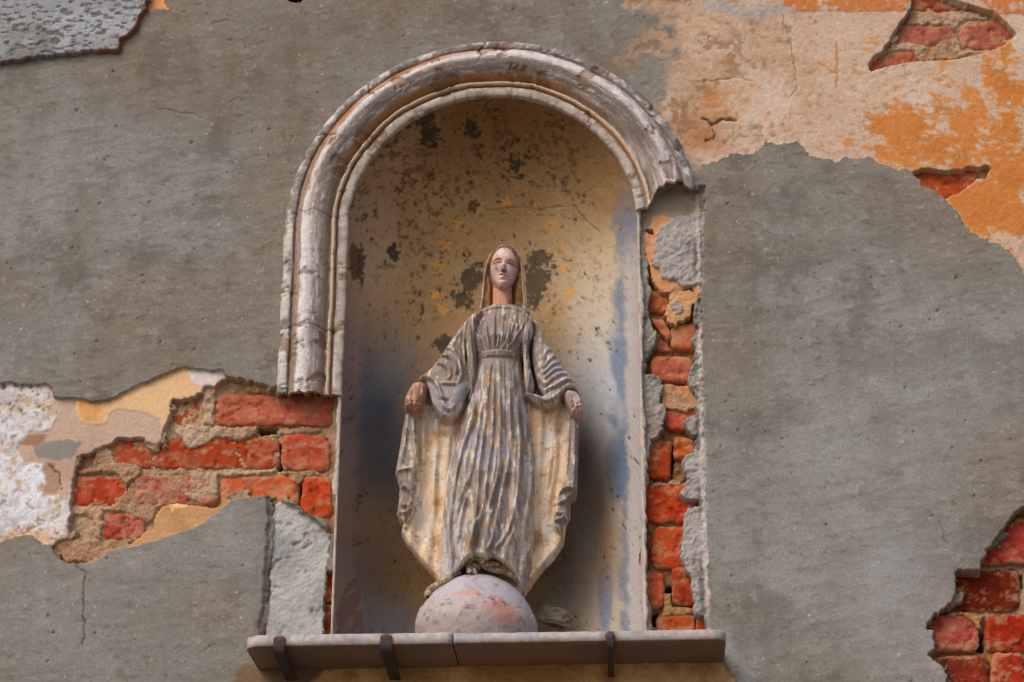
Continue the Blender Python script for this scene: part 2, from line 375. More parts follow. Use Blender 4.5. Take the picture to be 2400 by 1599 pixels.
d = sdf_poly(T('B', [(310, 720), (400, 720), (440, 900), (400, 960), (310, 960), (340, 860)]), XP, ZP); mixc(cl, alb(160, 124, 100), sst(-.002, .003, d)*.8)
C[k1] = cl[k1]
stamps(36, .002, .007, lambda s, kk: pit(s, kk*k1[s]), (fx0, P([120], [900])[0][0]), (P([0], [960])[0][1], P([0], [880])[0][1]))
# ---- proud rough patch, top left
kT, dT = region('K', [(1110, -20), (1085, 60), (1050, 130), (1030, 180), (990, 250), (930, 285), (900, 310), (885, 395), (800, 385), (650, 400), (500, 420), (370, 430), (250, 440), (100, 470), (0, 490), (-900, 520), (-900, -900), (1110, -900)], -.013, RGH, ramp=.004, rough=.0011)
kt = kT > .3
ct = np.empty_like(C); ct[:] = alb(146, 147, 148); mixc(ct, alb(122, 120, 116), sst(0, .7, n_b2)); mixc(ct, alb(168, 170, 176), sst(.1, .8, n_mid)*.6)
mixc(ct, alb(84, 70, 62), sst(.35, .65, fbm(X*.7, Z*1.5, 110, 3, 41)+.25*n_mid)*.7)
C[kt] = ct[kt]
mixc(C, alb(126, 74, 38), sst(.012, .0, np.abs(dT-.001))*(dT < .006)*(dT > -.004)*sst(-.3, .5, n_mid2+.3)*.9)
H[:] += kT*.0022*sst(.35, .65, fbm(X*.7, Z*1.5, 110, 3, 41)+.25*n_mid)
k_, d_ = region('K', [(1085, 72), (1110, 20), (1120, -80), (1190, -80), (1215, 20), (1245, 62), (1180, 62)], .004, OCH, rag=2, ramp=.002)
mixc(C, alb(206, 146, 92), (k_ > .3)*1.0)
k_, d_ = region('K', [(2100, -60), (2120, 10), (2180, 20), (2230, 5), (2240, -60)], .03, MOR, rag=2, ramp=.002); mixc(C, alb(58, 42, 46), (k_ > .3)*1.0)
# ---- brown plaster under the shelf
kU, dU = region('D', [(700, 1650), (712, 1566), (735, 1545), (770, 1530), (770, 1490), (1660, 1490), (1668, 1530), (1690, 1552), (1702, 1580), (1740, 1650)], .006, OCH, ramp=.003, rough=.0016)
ku = kU > .4; cu = np.empty_like(C); cu[:] = alb(206, 166, 112); mixc(cu, alb(160, 116, 70), sst(-.2, .6, n_mid)*.8); mixc(cu, alb(196, 164, 120), sst(.3, .8, n_b2)*.6); C[ku] = cu[ku]
d = sdf_poly(T('X', [(30, 620), (60, 590), (430, 580), (440, 610), (380, 660), (330, 700), (20, 700)]), XP, ZP); mixc(C, alb(120, 92, 64), sst(-.002, .004, d)*.8)

for u_ in (656, 906, 1430):
    q = P([u_], [1585])[0]; mixc(C, alb(112, 66, 36), np.exp(-(((X-q[0])/.016)**2+((Z-q[1])/.03)**2))*.7*(.6+.5*n_mid2))
# ---- bare masonry
def brickbed(k, tan=(172, 140, 108)):
    m = k > .62
    cb = np.empty_like(C); cb[:] = alb(*tan)
    mixc(cb, alb(136, 100, 66), sst(-.2, .7, n_mid+.3*n_fin)*.7); mixc(cb, alb(192, 164, 138), sst(.2, .8, n_b2+.3*n_fin)*.6)
    C[m] = cb[m]
E1 = T('A', [(1290, 0), (1240, 45), (1150, 118), (1000, 160), (940, 188), (870, 165), (850, 190), (838, 300), (812, 400), (760, 490), (715, 530), (680, 525), (610, 490), (450, 490), (330, 540), (200, 590), (100, 640), (70, 700), (62, 850), (48, 1000), (42, 1150), (20, 1270), (-60, 1330), (-110, 1365), (-60, 1440), (20, 1490), (140, 1500),
             (240, 1490), (350, 1410), (480, 1370), (650, 1330), (800, 1270), (1000, 1220), (1160, 1110), (1250, 1020), (1310, 985), (1500, 970), (1630, 945), (1655, 960), (1660, 1010), (1700, 1030), (1740, 985), (1840, 1020), (1900, 1080), (2000, 1120), (2095, 1150), (2110, 1260), (2230, 1260), (2230, 100), (1690, 60), (1640, 115), (1600, 95), (1500, 60), (1400, 20)])
kE1, dE1 = region(None, E1, .0255, MOR, ramp=.0035, rough=.003, rim=RIM); brickbed(kE1)
def crumble(d, wmax, h0, seed, colr=RIM):
    nn = fbm(X, Z, 24, 4, seed, .6); wv = wmax*sst(-.15, .9, nn+.25*n_fin)
    k = (d > .0006) & (d < wv)
    H[k] = np.minimum(H, h0+.0035*n_fin+.003*nn)[k]; LAB[k] = OCH
    cc = np.empty_like(C); cc[:] = colr; mixc(cc, colr*.62, sst(-.2, .7, n_mid+.6*n_fin)*.8); mixc(cc, np.minimum(colr*1.2, .8), sst(.2, .9, n_xf+.3*n_fin)*.4); C[k] = cc[k]
crumble(dE1, .022, .011, 501)
E2 = T('E', [(1320, -60), (1310, 40), (1250, 120), (1200, 200), (1150, 280), (1060, 360), (1080, 400), (1150, 390), (1200, 370), (1350, 350), (1600, 335), (1700, 310), (1850, 260), (1920, 190), (1850, 110), (1780, 60), (1650, 20), (1500, -30), (1480, -60)])
kE2, dE2 = region(None, E2, .024, MOR, rag=2, ramp=.005, rough=.0025, rim=RIM); brickbed(kE2, (180, 142, 110)); crumble(dE2, .012, .010, 502)
E3 = T('E', [(1320, 985), (1400, 960), (1500, 975), (1600, 965), (1740, 950), (1775, 970), (1760, 1010), (1690, 1020), (1650, 1060), (1580, 1110), (1515, 1135), (1440, 1095), (1380, 1060)])
kE3, _ = region(None, E3, .026, MOR, ramp=.004, rough=.002, rim=RIM); brickbed(kE3)
E4 = T('F', [(2600, -80), (1300, 90), (1150, 170), (1060, 270), (980, 400), (900, 540), (845, 640), (660, 645), (662, 740), (650, 850), (600, 930), (500, 1010), (410, 1110), (470, 1160), (480, 1300), (430, 1340), (500, 1400), (570, 1440), (578, 1600), (600, 2100), (2600, 2100)])
kE4, dE4 = region(None, E4, .043, MOR, ramp=.010, rough=.003, rim=alb(150, 132, 114)); brickbed(kE4, (150, 104, 62)); crumble(dE4, .020, .016, 503, alb(140, 126, 112))
# right jamb, where the moulding fell away
E5 = np.concatenate([T('D', [(1482, 500), (1486, 480), (1500, 462), (1520, 440), (1600, 430), (1604, 470), (1600, 600), (1602, 900), (1606, 1150), (1612, 1300), (1624, 1465), (1470, 1465), (1470, 1200), (1470, 700)])])
kE5, dE5 = region(None, E5, .042, MOR, rag=2, ramp=.005, rough=.004); brickbed(kE5, (150, 110, 72))
def patch(z, pts, depth, lab, colr, rough=.0015, rag=1, ramp=.004, var=None, Y=.01):
    k, d = region(z, pts, depth, lab, rag=rag, ramp=ramp, rough=rough, Y=Y)
    m = k > .35; cc = np.empty_like(C); cc[:] = colr; mixc(cc, colr*.68, sst(-.1, .7, n_mid+.4*n_fin)*.8); mixc(cc, np.minimum(colr*1.25, .8), sst(.2, .8, n_b2+.2*n_fin)*.6); C[m] = cc[m]
    return k, d
patch('G', [(110, 230), (200, 150), (300, 110), (520, 110), (525, 700), (480, 780), (440, 720), (320, 745), (260, 760), (200, 690), (170, 560), (110, 500)], .012, OCH, alb(196, 140, 98), .0012)
patch('G', [(110, 230), (200, 140), (300, 100), (530, 100), (520, 300), (480, 330), (340, 290), (260, 270), (215, 275), (210, 340), (150, 400), (100, 400)], .013, RGH, alb(150, 134, 112), .0015)
patch('G', [(250, 330), (345, 290), (520, 250), (525, 690), (440, 720), (370, 705), (330, 680), (270, 650), (250, 590), (205, 590), (210, 470), (230, 380)], .006, RGH, alb(160, 152, 146), .003)
patch('G', [(100, 380), (160, 420), (165, 520), (200, 690), (210, 740), (190, 790), (190, 900), (140, 900), (100, 900)], .008, RGH, alb(150, 138, 126), .003)
patch('G', [(305, 745), (340, 710), (420, 725), (470, 740), (490, 790), (440, 830), (450, 880), (400, 920), (345, 950), (300, 920), (275, 870), (285, 820)], .014, OCH, alb(188, 140, 100), .002)
patch('G', [(300, 800), (350, 780), (390, 860), (350, 890), (310, 840)], .011, RGH, alb(158, 148, 142), .002)
patch('G', [(140, 900), (190, 900), (230, 1000), (225, 1080), (180, 1130), (150, 1240), (250, 1250), (275, 1340), (260, 1420), (290, 1500), (285, 1600), (100, 1600), (100, 900)], .010, RGH, alb(146, 138, 130), .004)
patch('H', [(100, -40), (262, -20), (268, 50), (255, 140), (190, 200), (180, 290), (150, 330), (180, 400), (150, 480), (160, 600), (145, 700), (150, 850), (150, 1000), (190, 1150), (180, 1220), (200, 1300), (90, 1300)], .010, RGH, alb(158, 142, 132), .003)
patch('G', [(460, 800), (450, 900), (470, 960), (440, 1050), (470, 1110), (440, 1200), (410, 1280), (440, 1350), (490, 1400), (490, 1480), (430, 1520), (400, 1570), (530, 1600), (505, 800)], .010, RGH, alb(138, 132, 126), .005)
patch('H', [(440, -40), (430, 60), (365, 80), (390, 150), (440, 190), (415, 270), (350, 300), (365, 400), (370, 470), (320, 500), (370, 540), (455, 540), (450, 565), (390, 580), (360, 640), (360, 760), (345, 850), (375, 930), (410, 980), (420, 1180), (470, 1200), (508, 1195), (500, 600), (488, -40)], .004, RGH, alb(160, 152, 148), .003)
patch('G', [(265, 1300), (330, 1310), (480, 1380), (490, 1445), (400, 1460), (300, 1450), (260, 1420)], .020, MOR, alb(178, 138, 104), .002)
patch('H', [(240, 1060), (300, 1050), (310, 1110), (415, 1130), (415, 1170), (300, 1185), (250, 1180)], .030, MOR, alb(160, 122, 80), .003)
patch('H', [(170, 420), (300, 405), (400, 420), (380, 445), (180, 448)], .030, MOR, alb(170, 132, 100), .003)
# thin lighter fillet left on the right edge of the strip
for z_, pts in [('D', [(1602, 445), (1606, 560), (1607, 700), (1610, 900), (1615, 1100), (1622, 1300), (1628, 1462)])]:
    ln = T(z_, pts); d, _ = dist_line(ln, XQ, ZQ); k = sst(.0060, .002, d+.0018*n_fin)*sst(-.7, .1, n_mid2); H[:] = np.where(LAB == MOR, H, H-.003*k*(.5+.8*np.clip(n_mid2+.4*n_fin, -.5, 1)))
    mixc(C, alb(186, 174, 164), k*.85); ln2 = ln+np.array([-.008, 0]); d, _ = dist_line(ln2, XP, ZP); mixc(C, alb(92, 82, 74), sst(.006, .002, d)*sst(.0, .5, n_mid+.2)*(Z < P([1600], [560])[0][1])*.7)
# left jamb: rough grey repair below the bricks
patch('J', [(92, 735), (110, 720), (170, 700), (250, 760), (330, 810), (430, 880), (455, 950), (440, 1050), (430, 1200), (415, 1350), (410, 1560), (30, 1560), (60, 1400), (60, 1300), (60, 1150), (92, 1000), (95, 850)], .012, RGH, alb(168, 165, 160), .0018, Y=.0)
k_, d_ = region('J', [(428, 1130), (470, 1140), (490, 1300), (500, 1560), (408, 1560), (412, 1350)], .05, MOR, rag=2, ramp=.003, rough=.002)
mixc(C, alb(120, 50, 30), (k_ > .5)*1.0)
# broken edge of the grey render beside it
d, _ = dist_line(T('J', [(82, 690), (85, 850), (75, 1000), (60, 1150), (62, 1300), (45, 1400), (35, 1540)]), XP, ZP); k = sst(.008, .002, d); H[:] += .009*k; mixc(C, alb(140, 116, 94), k*.6)
for pts in [[(60, 1150), (110, 1080), (200, 1050)], [(120, 850), (170, 850), (230, 880)], [(215, 970), (270, 960), (300, 900), (330, 960), (290, 1000)], [(295, 1210), (310, 1130)], [(70, 1240), (130, 1235)], [(60, 1440), (180, 1470)], [(330, 1380), (400, 1360)]]:
    d, _ = dist_line(smooth_line(T('J', pts), 6), XP, ZP); k = sst(.005, .0005, d)*sst(-.5, .3, n_fin); H[:] += .0035*k; mixc(C, alb(120, 104, 90), k*.35)
# ochre left on the masonry, left
k_, d_ = region('A', [(705, 1215), (710, 1110), (760, 1040), (830, 1005), (950, 1010), (1200, 1042), (1300, 975), (1340, 985), (1200, 1110), (1030, 1220), (820, 1280), (660, 1335), (470, 1385), (520, 1330), (600, 1270), (650, 1225)], .011, OCH, rag=2, ramp=.003, rough=.0008)
co = np.empty_like(C); co[:] = alb(184, 140, 96); mixc(co, alb(160, 112, 68), sst(-.2, .6, n_mid)*.6); m = k_ > .4; C[m] = co[m]
d = sdf_poly(T('A', [(820, 1040), (880, 990), (930, 985), (970, 1020), (960, 1050), (900, 1040), (850, 1075)]), XP, ZP); mixc(C, alb(228, 184, 122), sst(-.001, .002, d))
# mortar smeared over the bricks
def mortar(z, pts, depth=.017, colr=(182, 150, 124)):
    k, d = region(z, pts, depth, MOR, ramp=.006, rough=.0032, Y=.018)
    cc = np.empty_like(C); cc[:] = alb(*colr); mixc(cc, alb(150, 112, 78), sst(-.1, .7, n_mid+.4*n_fin)*.7); mixc(cc, alb(200, 172, 148), sst(.2, .9, n_b2+.2*n_fin)*.5); m = k > .3; C[m] = cc[m]
mortar('A', [(890, 420), (1000, 400), (1200, 395), (1400, 405), (1540, 410), (1545, 460), (1480, 500), (1400, 520), (1290, 490), (1190, 520), (1130, 560), (1010, 580), (950, 550), (910, 480)])
mortar('A', [(1110, 90), (1230, 90), (1215, 200), (1195, 395), (1105, 395), (1105, 180)], .018)
mortar('A', [(760, 770), (900, 740), (1130, 745), (1500, 755), (1690, 740), (1700, 775), (1500, 800), (1300, 810), (1240, 800), (1240, 900), (1230, 980), (1130, 1030), (1080, 1030), (900, 950), (830, 850)], .0175)
mortar('A', [(400, 700), (560, 700), (630, 745), (590, 800), (500, 885), (440, 820), (400, 775), (100, 795), (80, 740), (230, 740), (240, 590), (360, 560), (400, 620)], .017, (168, 132, 100))
mortar('A', [(60, 1040), (350, 1050), (500, 900), (560, 850), (640, 980), (850, 980), (730, 1080), (700, 1170), (640, 1190), (600, 1140), (450, 1090), (320, 1090), (300, 1310), (240, 1290), (240, 1180), (180, 1120), (60, 1120)], .0185, (180, 140, 110))
mortar('A', [(1720, 412), (2060, 412), (2060, 455), (1760, 468), (1720, 450)], .02)
mortar('A', [(1690, 770), (1870, 760), (1890, 740), (2000, 740), (2080, 800), (1920, 820), (1880, 885), (1830, 860), (1800, 800)], .018, (176, 138, 100))
mortar('A', [(-90, 1370), (20, 1300), (240, 1300), (300, 1320), (480, 1300), (560, 1290), (480, 1380), (240, 1500), (20, 1490)], .016, (170, 134, 104))
mortar('A', [(1500, 60), (1650, 110), (1650, 150), (1450, 140), (1440, 100)], .016, (164, 126, 84))
mortar('E', [(1320, 40), (1400, 70), (1650, 60), (1780, 110), (1600, 120), (1560, 170), (1420, 140), (1260, 150)], .0185)
mortar('E', [(1190, 240), (1300, 240), (1440, 265), (1560, 180), (1590, 200), (1600, 280), (1700, 300), (1590, 330), (1360, 350), (1330, 290), (1170, 300)], .0185)
mortar('F', [(560, 1010), (700, 985), (920, 990), (890, 1060), (880, 1160), (800, 1080), (720, 1030), (620, 1040)], .024, (168, 120, 84))
mortar('F', [(1060, 290), (1140, 220), (1400, 200), (1400, 270), (1150, 270)], .026, (170, 110, 50))
# deep open joints
for z_, pts in [('A', [(1728, 520), (1745, 540), (1725, 640), (1725, 700), (1790, 750), (1710, 760), (1700, 730), (1715, 640)]), ('A', [(1875, 870), (1925, 830), (1910, 900), (1895, 1060), (1862, 1040)]), ('A', [(1545, 415), (1715, 410), (1700, 460), (1560, 480)]),
                 ('G', [(160, 365), (215, 365), (215, 400), (190, 400)]), ('G', [(305, 990), (330, 990), (330, 1060), (312, 1060)]), ('H', [(296, 210), (318, 210), (318, 300), (300, 400), (290, 400)]), ('H', [(255, 1010), (300, 1010), (300, 1060), (260, 1060)]), ('H', [(185, 1170), (225, 1150), (225, 1240), (190, 1240)]),
                 ('F', [(1190, 660), (1230, 660), (1230, 780), (1190, 760)]), ('F', [(850, 1170), (905, 1150), (905, 1310), (850, 1300)]), ('A', [(500, 890), (530, 880), (510, 930)])]:
    k, d = region(z_, pts, .09, MOR, rag=2, ramp=.003, Y=.02)
    mixc(C, alb(96, 66, 46), (k > .3)*.8)
# cracks and the anchor hole
def crack(z, pts, wd=.0016, dp=.004, cc=(70, 50, 40), k0=.85):
    ln = smooth_line(T(z, pts), 5); d, t = dist_line(ln, X+.0035*wx, Z+.0035*wz)
    k = sst(wd*1.5, wd*.3, d)*sst(0, .06, t)*sst(1.0, .94, t)*sst(-.9, .0, n_fin+.3); H[:] += dp*k*.6; mixc(C, alb(*cc), k*k0*.75)
crack('C', [(350, 1005), (385, 1045), (402, 1060), (400, 1130), (392, 1200), (398, 1300), (392, 1410)])
crack('E', [(575, 70), (590, 150), (625, 270), (640, 350), (655, 480), (640, 520), (600, 570)], .0013, .003, (120, 92, 70))
crack('E', [(655, 60), (652, 180)], .001, .002, (150, 120, 100), .6)
crack('E', [(1270, 375), (1275, 460)], .0013, .002, (130, 96, 70))
crack('E', [(0, 455), (120, 465), (300, 440), (420, 460)], .0013, .003, (100, 80, 68))
crack('E', [(100, 675), (150, 690), (175, 712), (210, 690), (260, 675), (320, 685)], .0026, .012, (54, 30, 28)); crack('E', [(172, 705), (170, 740), (180, 790), (125, 805)], .002, .006, (96, 50, 30))
crack('K', [(1140, 795), (1240, 805), (1330, 825), (1410, 830), (1500, 870)], .0014, .003, (100, 72, 54))
crack('K', [(1670, 760), (1740, 725), (1790, 715)], .0014, .002, (104, 74, 54)); crack('K', [(1560, 170), (1640, 155), (1740, 155)], .003, .003, (120, 88, 62), .7)
crack('J', [(-20, 270), (-180, 400)], .001, .001, (90, 80, 70), .4)
crack('B', [(340, 705), (365, 750), (420, 810), (440, 860), (445, 930)], .0022, .006, (80, 54, 44))
crack('F', [(525, 250), (560, 320), (560, 390), (600, 425)], .0018, .002, (96, 76, 66), .6)
crack('E', [(800, 1250), (860, 1215)], .0012, .001, (90, 78, 70), .5)

# wall faces, split into the layers they belong to; the niche opening is left out
F = grid_faces(NZ, NX)
xc_ = .5*(X[:-1, :-1]+X[1:, 1:]).ravel(); zc_ = .5*(Z[:-1, :-1]+Z[1:, 1:]).ravel()
hole = (zc_ > ZS) & np.where(zc_ < ZC, np.abs(xc_) < R, xc_**2+(zc_-ZC)**2 < (R+.007)**2)
lab4 = np.stack([LAB.ravel()[F[:, k]] for k in range(4)], 1); h4 = np.stack([H.ravel()[F[:, k]] for k in range(4)], 1)
fl_ = lab4[np.arange(len(F)), h4.argmin(1)]
V = np.stack([X.ravel(), H.ravel(), Z.ravel()], 1); CV = np.clip(C.reshape(-1, 3), .01, .85)
for lb, nm, mt in [(CEM, 'cement_render', M_CEM), (OCH, 'painted_plaster', M_OCH), (MOR, 'mortar', M_MOR), (RGH, 'rough_render', M_RGH)]:
    make_mesh(nm, V, F[(fl_ == lb) & ~hole], mt, wall, CV)

# ------------------------------------------------------------------ bricks
BR_RED, BR_PINK, BR_ORG, BR_DRK, BR_TAN = alb(162, 58, 28), alb(170, 102, 80), alb(170, 76, 34), alb(112, 42, 22), alb(180, 134, 98)
bseed = [0]
def brick(z, quad, yf=.020, colr=BR_RED, col2=None, rot=0.0, rnd=.05, rough=.0013, depth=.07):
    """one brick face traced as four corners (tl, tr, br, bl); rounded arrises, worn uneven face"""
    bseed[0] += 1; s = bseed[0]*7
    colr = np.asarray(colr)*np.array([.92, .97, .78]); col2 = None if col2 is None else np.asarray(col2)*np.array([.95, .98, .84])
    q = T(z, quad, yf)
    wd = np.linalg.norm(q[1]-q[0]); ht = np.linalg.norm(q[3]-q[0])
    nu = max(12, int(wd/.0032)); nv = max(10, int(ht/.0032))
    a = np.linspace(-1, 1, nu+1); b = np.linspace(-1, 1, nv+1)
    A, B = np.meshgrid(a, b)
    # round the corners
    ra = min(.35, .012/max(wd, .01)*2+rnd); rb = min(.45, .012/max(ht, .01)*2+rnd)
    ea = np.clip((np.abs(A)-(1-ra))/ra, 0, 1); eb = np.clip((np.abs(B)-(1-rb))/rb, 0, 1)
    A2 = A*(1-.5*ra*.55*(eb**2)); B2 = B*(1-.5*rb*.55*(ea**2))
    U = (A2+1)/2; W = (B2+1)/2
    x = (1-W)*((1-U)*q[0, 0]+U*q[1, 0])+W*((1-U)*q[3, 0]+U*q[2, 0])
    zz = (1-W)*((1-U)*q[0, 1]+U*q[1, 1])+W*((1-U)*q[3, 1]+U*q[2, 1])
    x = x+.0030*fbm(x, zz, 45, 4, s, .65)*np.maximum(ea, eb); zz = zz+.0030*fbm(x, zz, 45, 4, s+1, .65)*np.maximum(ea, eb)
    e = np.clip(ea**2+eb**2, 0, 1)
    n1 = fbm(x, zz, 30, 4, s+2); n2 = fbm(x, zz, 120, 3, s+3)
    y = yf+.0045*e**2.2+rough*(.45*n1+.8*n2)+rot*(x-x.mean())
    # chipped spots
    y = y+.0035*sst(.45, .6, fbm(x, zz, 40, 4, s+4, .6))
    Vf = np.stack([x.ravel(), y.ravel(), zz.ravel()], 1)
    c = np.empty((Vf.shape[0], 3)); c[:] = colr
    c2 = colr*.7+.3*alb(190, 150, 126) if col2 is None else col2
    nn = fbm(x*.8, zz*1.2, 34, 5, s+5, .68).ravel()
    k = sst(-.25, .6, nn)[:, None]*.75; colr = colr*.92; c = c*(1-k)+k*c2
    k = sst(.25, .7, fbm(x, zz, 70, 4, s+6).ravel())[:, None]*.5; c = c*(1-k)+k*colr*.55
    k = sst(.0, .75, fbm(x*.8, zz*1.3, 50, 5, s+8, .75).ravel()+.5*e.ravel())[:, None]*.65; c = c*(1-k)+k*alb(176, 134, 100)
    Fc = grid_faces(nv+1, nu+1)[:, ::-1]
    # sides going back into the wall
    n0 = nu+1
    ring = list(range(0, n0))+[r*n0+nu for r in range(1, nv+1)]+[nv*n0+i for i in range(nu-1, -1, -1)]+[r*n0 for r in range(nv-1, 0, -1)]
    back = Vf[ring].copy(); back[:, 1] = yf+depth
    o = len(Vf); nr = len(ring)
    sf = np.array([(ring[i], ring[(i+1) % nr], o+(i+1) % nr, o+i) for i in range(nr)])
    make_mesh('brick', np.vstack([Vf, back]), np.vstack([Fc, sf]), M_BRK, wall, np.vstack([c, c[ring]]))
def rect(x0, y0, x1, y1, j=0):
    return [(x0, y0), (x1, y0-j), (x1, y1-j), (x0, y1)]
brick('A', rect(700, 178, 1106, 402), .024, BR_ORG, BR_RED, rnd=.16)
brick('A', [(1212, 152), (2140, 150), (2145, 400), (1195, 398)], .019, alb(176, 82, 66), BR_PINK)
brick('A', [(1180, -60), (1460, -60), (1460, 105), (1250, 112)], .030, alb(150, 74, 28), alb(170, 100, 48))
brick('A', [(330, 510), (1728, 490), (1722, 745), (370, 745)], .021, BR_RED, BR_PINK)
brick('A', [(1742, 465), (2125, 470), (2120, 762), (1732, 760)], .018, alb(178, 70, 54), BR_PINK, rnd=.12)
brick('A', rect(-60, 590, 232, 742), .030, BR_DRK, BR_ORG)
brick('A', [(-20, 800), (505, 800), (520, 1050), (-20, 1045)], .023, BR_RED, alb(190, 72, 50), rnd=.2)
brick('A', [(555, 790), (1230, 790), (1235, 1040), (545, 1035)], .0185, alb(178, 122, 106), alb(150, 50, 50), rough=.0025)
brick('A', [(1240, 800), (1868, 795), (1874, 1060), (1245, 1050)], .020, alb(190, 86, 50), alb(192, 124, 96), rnd=.12)
brick('A', [(1902, 805), (2140, 792), (2140, 1140), (1890, 1135)], .019, alb(186, 66, 36), BR_RED)
brick('A', rect(-80, 1120, 242, 1305), .027, BR_ORG, BR_DRK, rnd=.16)
brick('A', [(318, 1092), (650, 1100), (640, 1315), (305, 1312)], .0205, alb(172, 66, 58), alb(182, 120, 104))
brick('J', rect(380, 1120, 488, 1335), .030, BR_RED, BR_DRK); brick('J', rect(380, 1350, 492, 1580), .030, BR_DRK, BR_RED)
# right jamb
brick('G', rect(180, 735, 308, 862), .026, alb(192, 100, 58), BR_ORG); brick('G', [(186, 900), (285, 905), (320, 1010), (312, 1062), (225, 1050)], .024, alb(178, 84, 64), BR_PINK)
brick('G', [(318, 950), (480, 930), (480, 1105), (322, 1085)], .026, alb(184, 100, 76), BR_TAN); brick('G', [(225, 1010), (310, 1065), (330, 1110), (215, 1105)], .034, BR_ORG)
brick('G', [(195, 1125), (460, 1135), (450, 1300), (200, 1290)], .022, alb(180, 90, 76), BR_PINK); brick('G', [(255, 1300), (490, 1310), (490, 1450), (260, 1450)], .026, BR_TAN, alb(190, 130, 90))
brick('G', [(275, 1455), (500, 1458), (500, 1590), (285, 1590)], .026, alb(186, 76, 62), BR_PINK)
brick('H', [(165, 195), (302, 195), (300, 418), (160, 410)], .028, BR_RED, BR_ORG); brick('H', [(315, 180), (440, 185), (440, 305), (312, 300)], .028, BR_ORG, BR_RED)
brick('H', [(150, 450), (440, 448), (440, 662), (150, 655)], .028, alb(178, 54, 22), BR_ORG); brick('H', [(188, 690), (420, 688), (420, 925), (185, 920)], .028, alb(180, 56, 24), BR_ORG, rnd=.16)
brick('H', rect(120, 690, 185, 925), .034, BR_DRK); brick('H', [(150, 940), (256, 945), (258, 1145), (150, 1140)], .024, alb(182, 74, 50), BR_ORG, rnd=.2)
brick('H', [(300, 915), (440, 915), (440, 1135), (302, 1120)], .026, BR_RED, BR_DRK); brick('H', [(215, 1185), (432, 1178), (432, 1330), (215, 1330)], .030, BR_ORG, BR_RED); brick('H', rect(438, 1190, 540, 1330), .030, BR_RED, BR_DRK)
# lower right corner
brick('F', [(880, 265), (1420, 245), (1420, 595), (860, 600)], .026, alb(164, 48, 36), alb(172, 66, 60), rnd=.06); brick('F', [(640, 648), (1190, 640), (1190, 990), (640, 992)], .036, alb(104, 30, 8), alb(120, 40, 14), rnd=.06)
brick('F', [(1232, 640), (1900, 620), (1900, 980), (1232, 988)], .036, alb(110, 32, 10), BR_DRK); brick('F', [(420, 1010), (868, 1005), (850, 1305), (420, 1320)], .027, alb(166, 66, 58), alb(178, 92, 84), rnd=.12)
brick('F', [(905, 1020), (1700, 1005), (1700, 1320), (905, 1315)], .032, alb(152, 36, 14), alb(168, 60, 30)); brick('F', [(430, 1355), (940, 1345), (940, 1800), (430, 1800)], .034, BR_DRK, alb(150, 44, 24))
brick('F', [(955, 1330), (1215, 1320), (1250, 1650), (955, 1660)], .030, alb(158, 42, 20), alb(172, 62, 40), rnd=.14); brick('F', rect(1265, 1335, 1900, 1660), .032, BR_DRK, BR_RED); brick('F', rect(1440, 240, 2100, 600), .03, BR_RED, BR_DRK)
brick('F', rect(1150, -60, 1900, 190), .03, BR_DRK, BR_ORG)
# upper right
brick('E', [(1180, 138), (1580, 150), (1560, 275), (1180, 262)], .020, alb(158, 84, 74), BR_PINK); brick('E', [(1590, 118), (1950, 108), (1950, 290), (1590, 285)], .0195, alb(156, 78, 70), BR_PINK, rnd=.14)
brick('E', [(1040, 295), (1365, 292), (1350, 400), (1040, 405)], .020, alb(164, 78, 58), BR_PINK); brick('E', [(1290, -110), (1640, -110), (1620, 62), (1300, 72)], .021, alb(156, 74, 52), BR_PINK)
brick('E', [(1340, 940), (1700, 930), (1690, 1140), (1330, 1140)], .021, alb(168, 66, 34), BR_ORG)

# ------------------------------------------------------------------ niche
nseg = 400
phi = np.linspace(-math.pi/2, math.pi/2, nseg+1)
zrow = np.linspace(ZS-.03, ZC, int((ZC-ZS)/.0023)); arow = np.linspace(0, math.pi/2-.01, 205)[1:]
rows = []
for zz in zrow: rows.append(np.stack([R*np.sin(phi), ND*np.cos(phi), np.full_like(phi, zz)], 1))
for a in arow: rows.append(np.stack([R*math.cos(a)*np.sin(phi), ND*math.cos(a)*np.cos(phi), np.full_like(phi, ZC+R*math.sin(a))], 1))
NV = np.stack(rows)                                # (rows, nseg+1, 3)
nx, ny, nz = NV[..., 0], NV[..., 1], NV[..., 2]
def nray(z, pts):
    """photo pixel -> (x, z) where it meets the niche surface"""
    out = []
    x0, y0, s = ZOOMS[z]
    for (a, b) in pts:
        u, v = x0+a/s, y0+b/s
        d = CF+CR*((u-1200)/FPX)-CU*((v-799.5)/FPX)
        lo, hi = (0-CC[1])/d[1], (ND*1.01-CC[1])/d[1]
        for _ in range(40):
            m_ = (lo+hi)/2; p = CC+d*m_
            dz = max(p[2]-ZC, 0)
            ins = (p[0]/R)**2+(p[1]/ND)**2+(dz/R)**2 < 1
            lo, hi = (m_, hi) if ins else (lo, m_)
        p = CC+d*lo; out.append((p[0], p[2]))
    return np.array(out)
arc = np.arctan2(nx/R, np.maximum(ny, 1e-6)/ND)*R   # unrolled
arc = nx*1.15; nzo = nz; nz_n = nz-ny*.75
na = fbm(arc, nz_n, 9, 5, 51, .55); nb = fbm(arc, nz_n, 48, 5, 52, .66); nc_ = fbm(arc, nz_n, 4, 4, 53); nd = fbm(arc, nz_n, 120, 3, 54); nf = fbm(arc, nz_n, 80, 4, 55, .6)
CN = np.empty(nx.shape+(3,)); CN[:] = alb(172, 142, 104)
mixc(CN, alb(154, 118, 74), sst(-.4, .7, nc_+.3*na)*.7)
def gb(pts, sx, sz, z='D'):
    q = nray(z, [pts])[0]; return np.exp(-(((nx-q[0])/sx)**2+((nz-q[1])/sz)**2))
